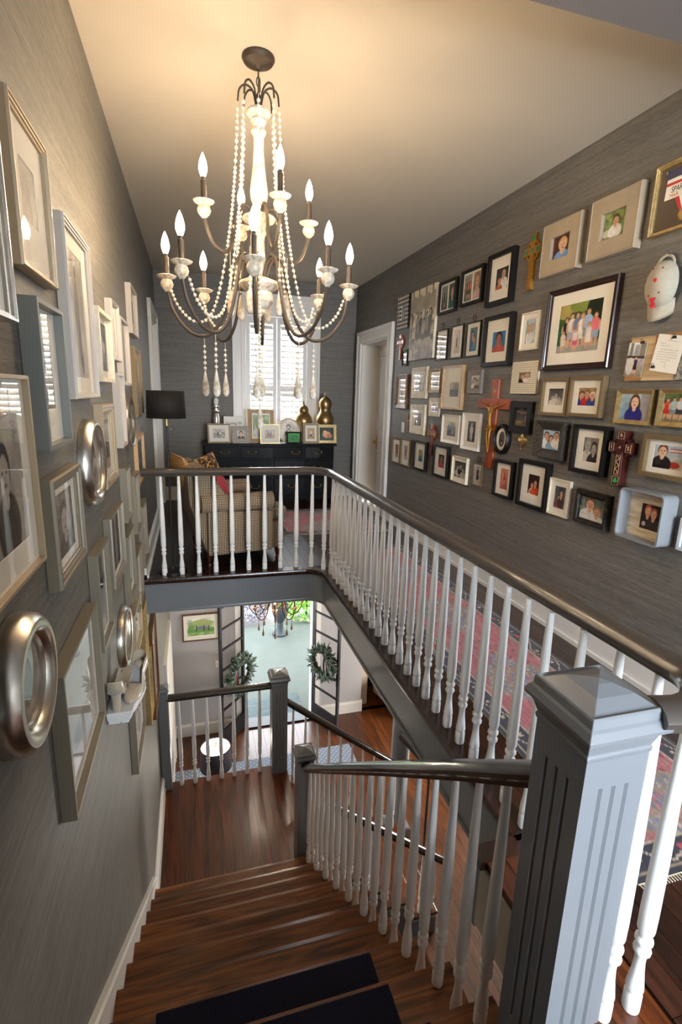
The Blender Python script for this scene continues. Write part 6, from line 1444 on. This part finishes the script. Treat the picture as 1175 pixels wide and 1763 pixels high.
rug(.92, 2.30, 5.62, 6.9, .0012, 'faded red oriental rug in front of the dresser', 9)
def speck_img(nx, ny, seed):
    r = np.random.default_rng(seed); b = np.array(hx('6f7a8c')); img = np.zeros((ny, nx, 3)) + b
    X, Y = np.meshgrid(np.arange(nx), np.arange(ny)); m_ = ((X % 8 - 4) ** 2 + (Y % 8 - 4) ** 2 < 4) & (((X // 8) + (Y // 8)) % 2 == 0); img[m_] = hx('c8c8c4')
    img *= (.9 + .2 * r.random((ny, nx, 1))); return np.where(img <= 0.04045, img / 12.92, ((np.clip(img, 0, 1) + 0.055) / 1.055) ** 2.4)
br_ = empty('runner_rug', (.95, 6.78, GZ), (0, 0, 0), 'blue-grey speckled runner on the entrance hall floor', 'rug')
MB().box(-1.38, 1.38, -.24, .24, .001, .008).build('backing', M['paper_g'], br_); nx, ny = 552, 96
inst('pile', grid_mesh('pile', 2.76, .48, nx, ny, speck_img(nx, ny, 4), M['rug'], .0088), br_)
dm = empty('door_mat', (1.30, 8.42, GZ - .08), (0, 0, 0), 'grey-blue door mat on the porch outside the open doors', 'mat')
M['matweave'] = two_tone('mat_weave', L('353f42'), L('5a6668'), (3, 90, 3), .95)
MB().box(-.56, .50, -.36, .36, .002, .016).build('weave', M['matweave'], dm)

# ================================================================== ENTRANCE HALL
tl = empty('table_lamp', (.17, 6.50, GZ), (0, 0, 0), 'dark drum table lamp glowing from its open top, entrance hall', 'lamp')
sh = MB(); sh.lathe([(.225, .42), (.205, .74)], 32, cap=False); so = sh.build('lamp_shade', mat('dark_drum_shade', L('2a2430'), .8), tl, True); q_ = so.modifiers.new('s', 'SOLIDIFY'); q_.thickness = .004
MB().lathe([(.20, .715), (.20, .72)], 32).build('diffuser', emit('lamp_diffuser', (1, .90, .74), 7), tl)
MB().lathe([(.09, 0), (.095, .02), (.05, .04), (.03, .08), (.06, .18), (.075, .26), (.05, .34), (.02, .38), (.012, .72)], 20).build('base', M['bronze'], tl, True)
fi = MB(); fi.lathe([(.008, .72), (.02, .735), (.026, .75), (.018, .775)], 12)
for k in range(7): a = 2 * PI * k / 7; fi.tube([(0, 0, .755), (.022 * math.cos(a), .022 * math.sin(a), .79), (.034 * math.cos(a), .034 * math.sin(a), .805)], [.008, .006, .001], 5)
fi.build('finial', M['brass'], tl, True)
tl.location.z = GZ + .0
tl_tab = empty('side_table', (.17, 6.50, GZ), (0, 0, 0), 'small round dark table under the drum lamp', 'table')
bpy.data.objects.remove(tl_tab)
# steel and glass double doors, swung inwards
M['leaf'] = mat('eucalyptus_leaf', L('485a4c'), .6, var=.35, vscale=30); M['leaf2'] = mat('grey_green_leaf', L('748676'), .6, var=.2, vscale=30)
M['ribbon'] = mat('dark_velvet_ribbon', L('18162c'), .8, sheen=.3); M['rust'] = mat('rust_ribbon', L('8a4a22'), .7)
def glass_door(hx_, hy_, fx_, fy_, label):
    wd = math.hypot(fx_ - hx_, fy_ - hy_); ang = math.atan2(fy_ - hy_, fx_ - hx_); H_ = FDOOR[3] - GZ - .04
    r = empty('glass_door', (hx_, hy_, GZ + .02), (0, 0, ang), label, 'door', 'double doors of the entrance')
    t = .02
    MB().box(0, .045, -t, t, 0, H_).build('stile', M['steel'], r); MB().box(wd - .045, wd, -t, t, 0, H_).build('stile', M['steel'], r)
    MB().box(.045, wd - .045, -t, t, 0, .30).build('kick_panel', M['steel'], r); MB().box(.045, wd - .045, -t, t, H_ - .05, H_).build('top_rail', M['steel'], r)
    zs = [.30]; nb = 6; top = H_ - .05
    for i in range(1, nb): z = .30 + (top - .30) * i / nb; MB().box(.045, wd - .045, -t * .8, t * .8, z - .012, z + .012).build('glazing_bar', M['steel'], r); zs.append(z)
    zs.append(top)
    for i in range(nb): MB().box(.045, wd - .045, -.003, .003, zs[i] + .012 * (i > 0), zs[i + 1] - .012 * (i < nb - 1)).build('pane', M['pane'], r)
    lv = MB()
    for s_ in (-1, 1): lv.tube([(wd - .03, s_ * .02, 1.02), (wd - .03, s_ * .06, 1.02), (wd - .13, s_ * .062, 1.02)], .008, 7)
    lv.box(wd - .05, wd - .01, -.025, .025, .90, 1.12).build('lever', M['blackmetal'], r); return r, wd, ang
def wreath(x, y, z, ang, label, seed, R0=.26):
    r = empty('wreath', (x, y, z), (0, 0, ang), label, 'wreath', 'eucalyptus wreaths on the entrance doors'); rr = random.Random(seed); lf = MB(); l2 = MB()
    for i in range(480):
        a = rr.uniform(0, 2 * PI); q = R0 * rr.uniform(.55, .98); ln = rr.uniform(.07, .15); wl = ln * rr.uniform(.12, .2)
        base = Vector((q * math.cos(a), rr.uniform(-.05, .05), q * math.sin(a)))
        d = Vector((math.cos(a + rr.uniform(-.9, .9)), rr.uniform(-.6, .6), math.sin(a + rr.uniform(-.9, .9)) - .25)).normalized()
        sd_ = d.cross(Vector((rr.uniform(-1, 1), 1, rr.uniform(-1, 1)))).normalized(); up_v = sd_.cross(d)
        P = [base, base + d * ln * .35 + sd_ * wl, base + d * ln, base + d * ln * .35 - sd_ * wl, base + d * ln * .4 + up_v * wl * .5, base + d * ln * .4 - up_v * wl * .3]
        (lf if rr.random() < .68 else l2).add(P, [(0, 1, 4), (1, 2, 4), (2, 3, 4), (3, 0, 4), (1, 0, 5), (2, 1, 5), (3, 2, 5), (0, 3, 5)])
    a_ = lf.build('foliage', M['leaf'], r); a_['kind'] = 'stuff'; b_ = l2.build('foliage', M['leaf2'], r); b_['kind'] = 'stuff'
    MB().tube([(R0 * .78 * math.cos(2 * PI * k / 24), 0, R0 * .78 * math.sin(2 * PI * k / 24)) for k in range(24)], .03, 8, True, (0, 1, 0)).build('vine_ring', mat('dark_vine', L('2c2620'), .9), r, True)
    bw_ = MB()
    for s_ in (-1, 1):
        P = spline([(0, -.08, R0 * .75), (s_ * .08, -.10, R0 * .95), (s_ * .11, -.09, R0 * .75), (s_ * .02, -.08, R0 * .70)], 5); bw_.sweep(P, [(-.018, -.002), (.018, -.002), (.018, .002), (-.018, .002)], up=(0, 1, .2))
        P = spline([(0, -.08, R0 * .72), (s_ * .03, -.09, R0 * .3), (s_ * .05, -.085, -R0 * .3), (s_ * .035, -.08, -R0 * .9)], 5); bw_.sweep(P, [(-.020, -.002), (.020, -.002), (.020, .002), (-.020, .002)], up=(0, 1, 0))
    bw_.ball((0, -.09, R0 * .74), .028, 10, 6); bw_.build('bow', M['ribbon'], r, True)
    tb_ = MB(); tb_.sweep(spline([(-.01, -.095, R0 * .6), (.01, -.10, 0), (-.02, -.095, -R0 * .5), (-.03, -.09, -R0 * 1.0)], 6), [(-.026, -.0015), (.026, -.0015), (.026, .0015), (-.026, .0015)], up=(0, 1, 0)); tb_.build('streamer', M['rust'], r); return r
g1, wd1, an1 = glass_door(.70, 7.84, .293, 7.38, 'left black steel glass door of the entrance, swung open')
g2, wd2, an2 = glass_door(1.89, 7.84, 2.195, 7.26, 'right black steel glass door of the entrance, swung open')
wreath(.62, 7.50, -2.80, an1, 'eucalyptus wreath with dark bow on the left glass door', 1, .30)
wreath(1.96, 7.50, -2.76, an2 + PI, 'eucalyptus wreath with dark bow on the right glass door', 2, .27)
ps = wall_thing('light_switch', 'F', .285, -2.77, 'white light switch plate on the lower hall wall', 'light switch')
MB().box(-.04, .04, -.062, .062, 0, .006).build('plate', M['white'], ps, bevel=.002); MB().box(-.006, .006, -.012, .012, .006, .014).build('toggle', M['white'], ps)
# side room: curtain and armchair-like settee beyond the corner
M['curtain'] = mat('dark_curtain', L('241c1a'), .9)
cu = MB(); P = [(3.02 + .5 * k / 40, 8.55 + .035 * math.sin(k * 1.1), GZ + .02) for k in range(41)]
cu.sweep(P, [(-.004, 0), (.004, 0), (.004, 2.7), (-.004, 2.7)], plumb=True); tag(cu.build('curtain', M['curtain'], None, True), 'dark brown curtain hanging in the room right of the front door', 'curtain')
se = empty('settee', (3.75, 7.9, GZ), (0, 0, math.radians(14)), 'beige settee in the side room beside the dark curtain', 'sofa'); M['beige'] = mat('beige_linen', L('b09c82'), .9)
soft(MB().box(-.45, .45, -.40, .40, .14, .46), 'seat', M['beige'], se, .04); soft(MB().box(-.45, .45, .26, .44, .3, .92), 'backrest', M['beige'], se, .06)
for s_ in (-1, 1): soft(MB().box(s_ * .45 - .09, s_ * .45 + .09, -.40, .42, .14, .66), 'arm', M['beige'], se, .06)
for lx in (-.45, .45):
    for ly in (-.34, .36): MB().square([(.02, 0), (.03, .145)], (lx, ly, 0)).build('leg', M['legwood'], se)

# ================================================================== PORCH AND GARDEN
PZ = GZ - .08
M['concrete'] = mat('porch_concrete', L('4c524c'), .8, var=.08, vscale=3)
struct('porch_floor', MB().box(-4, 7, FY + .18, 11.9, PZ - .2, PZ), M['concrete'])
struct('garden_ground', MB().box(-14, 16, 11.9, 30, PZ - .4, PZ - .12), mat('gravel_drive', L('6a6866'), .95, var=.15, vscale=20))
struct('porch_roof', MB().box(-4, 7, FY + .18, 10.9, -.9, -.75), M['white'])
ur = empty('garden_urn', (1.90, 11.37, PZ), (0, 0, 0), 'dark green garden urn planter on the porch', 'planter'); M['urn'] = mat('verdigris_urn', L('2c3438'), .6, var=.2, vscale=20)
MB().lathe([(.19, 0), (.19, .04), (.15, .06), (.11, .10), (.075, .20), (.085, .26), (.07, .30), (.13, .40), (.19, .56), (.21, .72), (.20, .80), (.24, .84), (.25, .88), (.20, .89)], 24).build('urn_body', M['urn'], ur, True)
def bush(x, y, z, rx, ry, rz, n, c, label, seed, ls=.13, cat='shrub'):
    r = empty('shrub', (x, y, z), (0, 0, 0), label, cat); rr = random.Random(seed); b = MB()
    for i in range(n):
        a = rr.uniform(0, 2 * PI); e = math.asin(rr.uniform(-.2, 1)); q = rr.uniform(.7, 1.05)
        p = Vector((rx * q * math.cos(e) * math.cos(a), ry * q * math.cos(e) * math.sin(a), rz * (q * math.sin(e) + .2)))
        d = Vector((rr.uniform(-1, 1), rr.uniform(-1, 1), rr.uniform(-.3, 1))).normalized(); s_ = d.cross(Vector((rr.uniform(-1, 1), .3, rr.uniform(-1, 1)))).normalized(); ln = ls * rr.uniform(.6, 1.3); wl = ln * .28
        b.add([p, p + d * ln * .4 + s_ * wl, p + d * ln, p + d * ln * .4 - s_ * wl], [(0, 1, 2), (0, 2, 3)])
    o = b.build('foliage', c, r); o['kind'] = 'stuff'
    MB().tube([(0, 0, 0), (.02, 0, rz * .7)], .03, 7).build('stem', mat('stem_bark', L('5a4a38'), .9), r); return r
M['fern'] = mat('fern_green', L('9ad05a'), .6, var=.3, vscale=8); M['hydr'] = mat('pale_lilac_blossom', L('8e8694'), .8, var=.2, vscale=12); M['hedge'] = mat('hedge_green', L('5f8040'), .7, var=.3, vscale=5)
bush(2.75, 12.3, PZ, .70, .45, 1.2, 2200, M['fern'], 'bright green leafy shrub right of the garden urn', 3)
bush(1.00, 12.45, PZ, .72, .45, .85, 2200, M['hydr'], 'pale lilac flowering shrub left of the garden urn', 4, .09)
bush(1.90, 11.37, PZ + .86, .3, .3, .35, 300, M['fern'], 'green fern growing in the garden urn', 5, .12, 'plant')
bush(-.6, 13.2, PZ, .9, .7, .9, 1300, M['hedge'], 'dark green hedge shrub at the far left of the garden', 6)
bush(4.3, 13.4, PZ, 1.0, .8, 1.5, 1500, M['hedge'], 'tall green hedge shrub at the far right of the garden', 7)
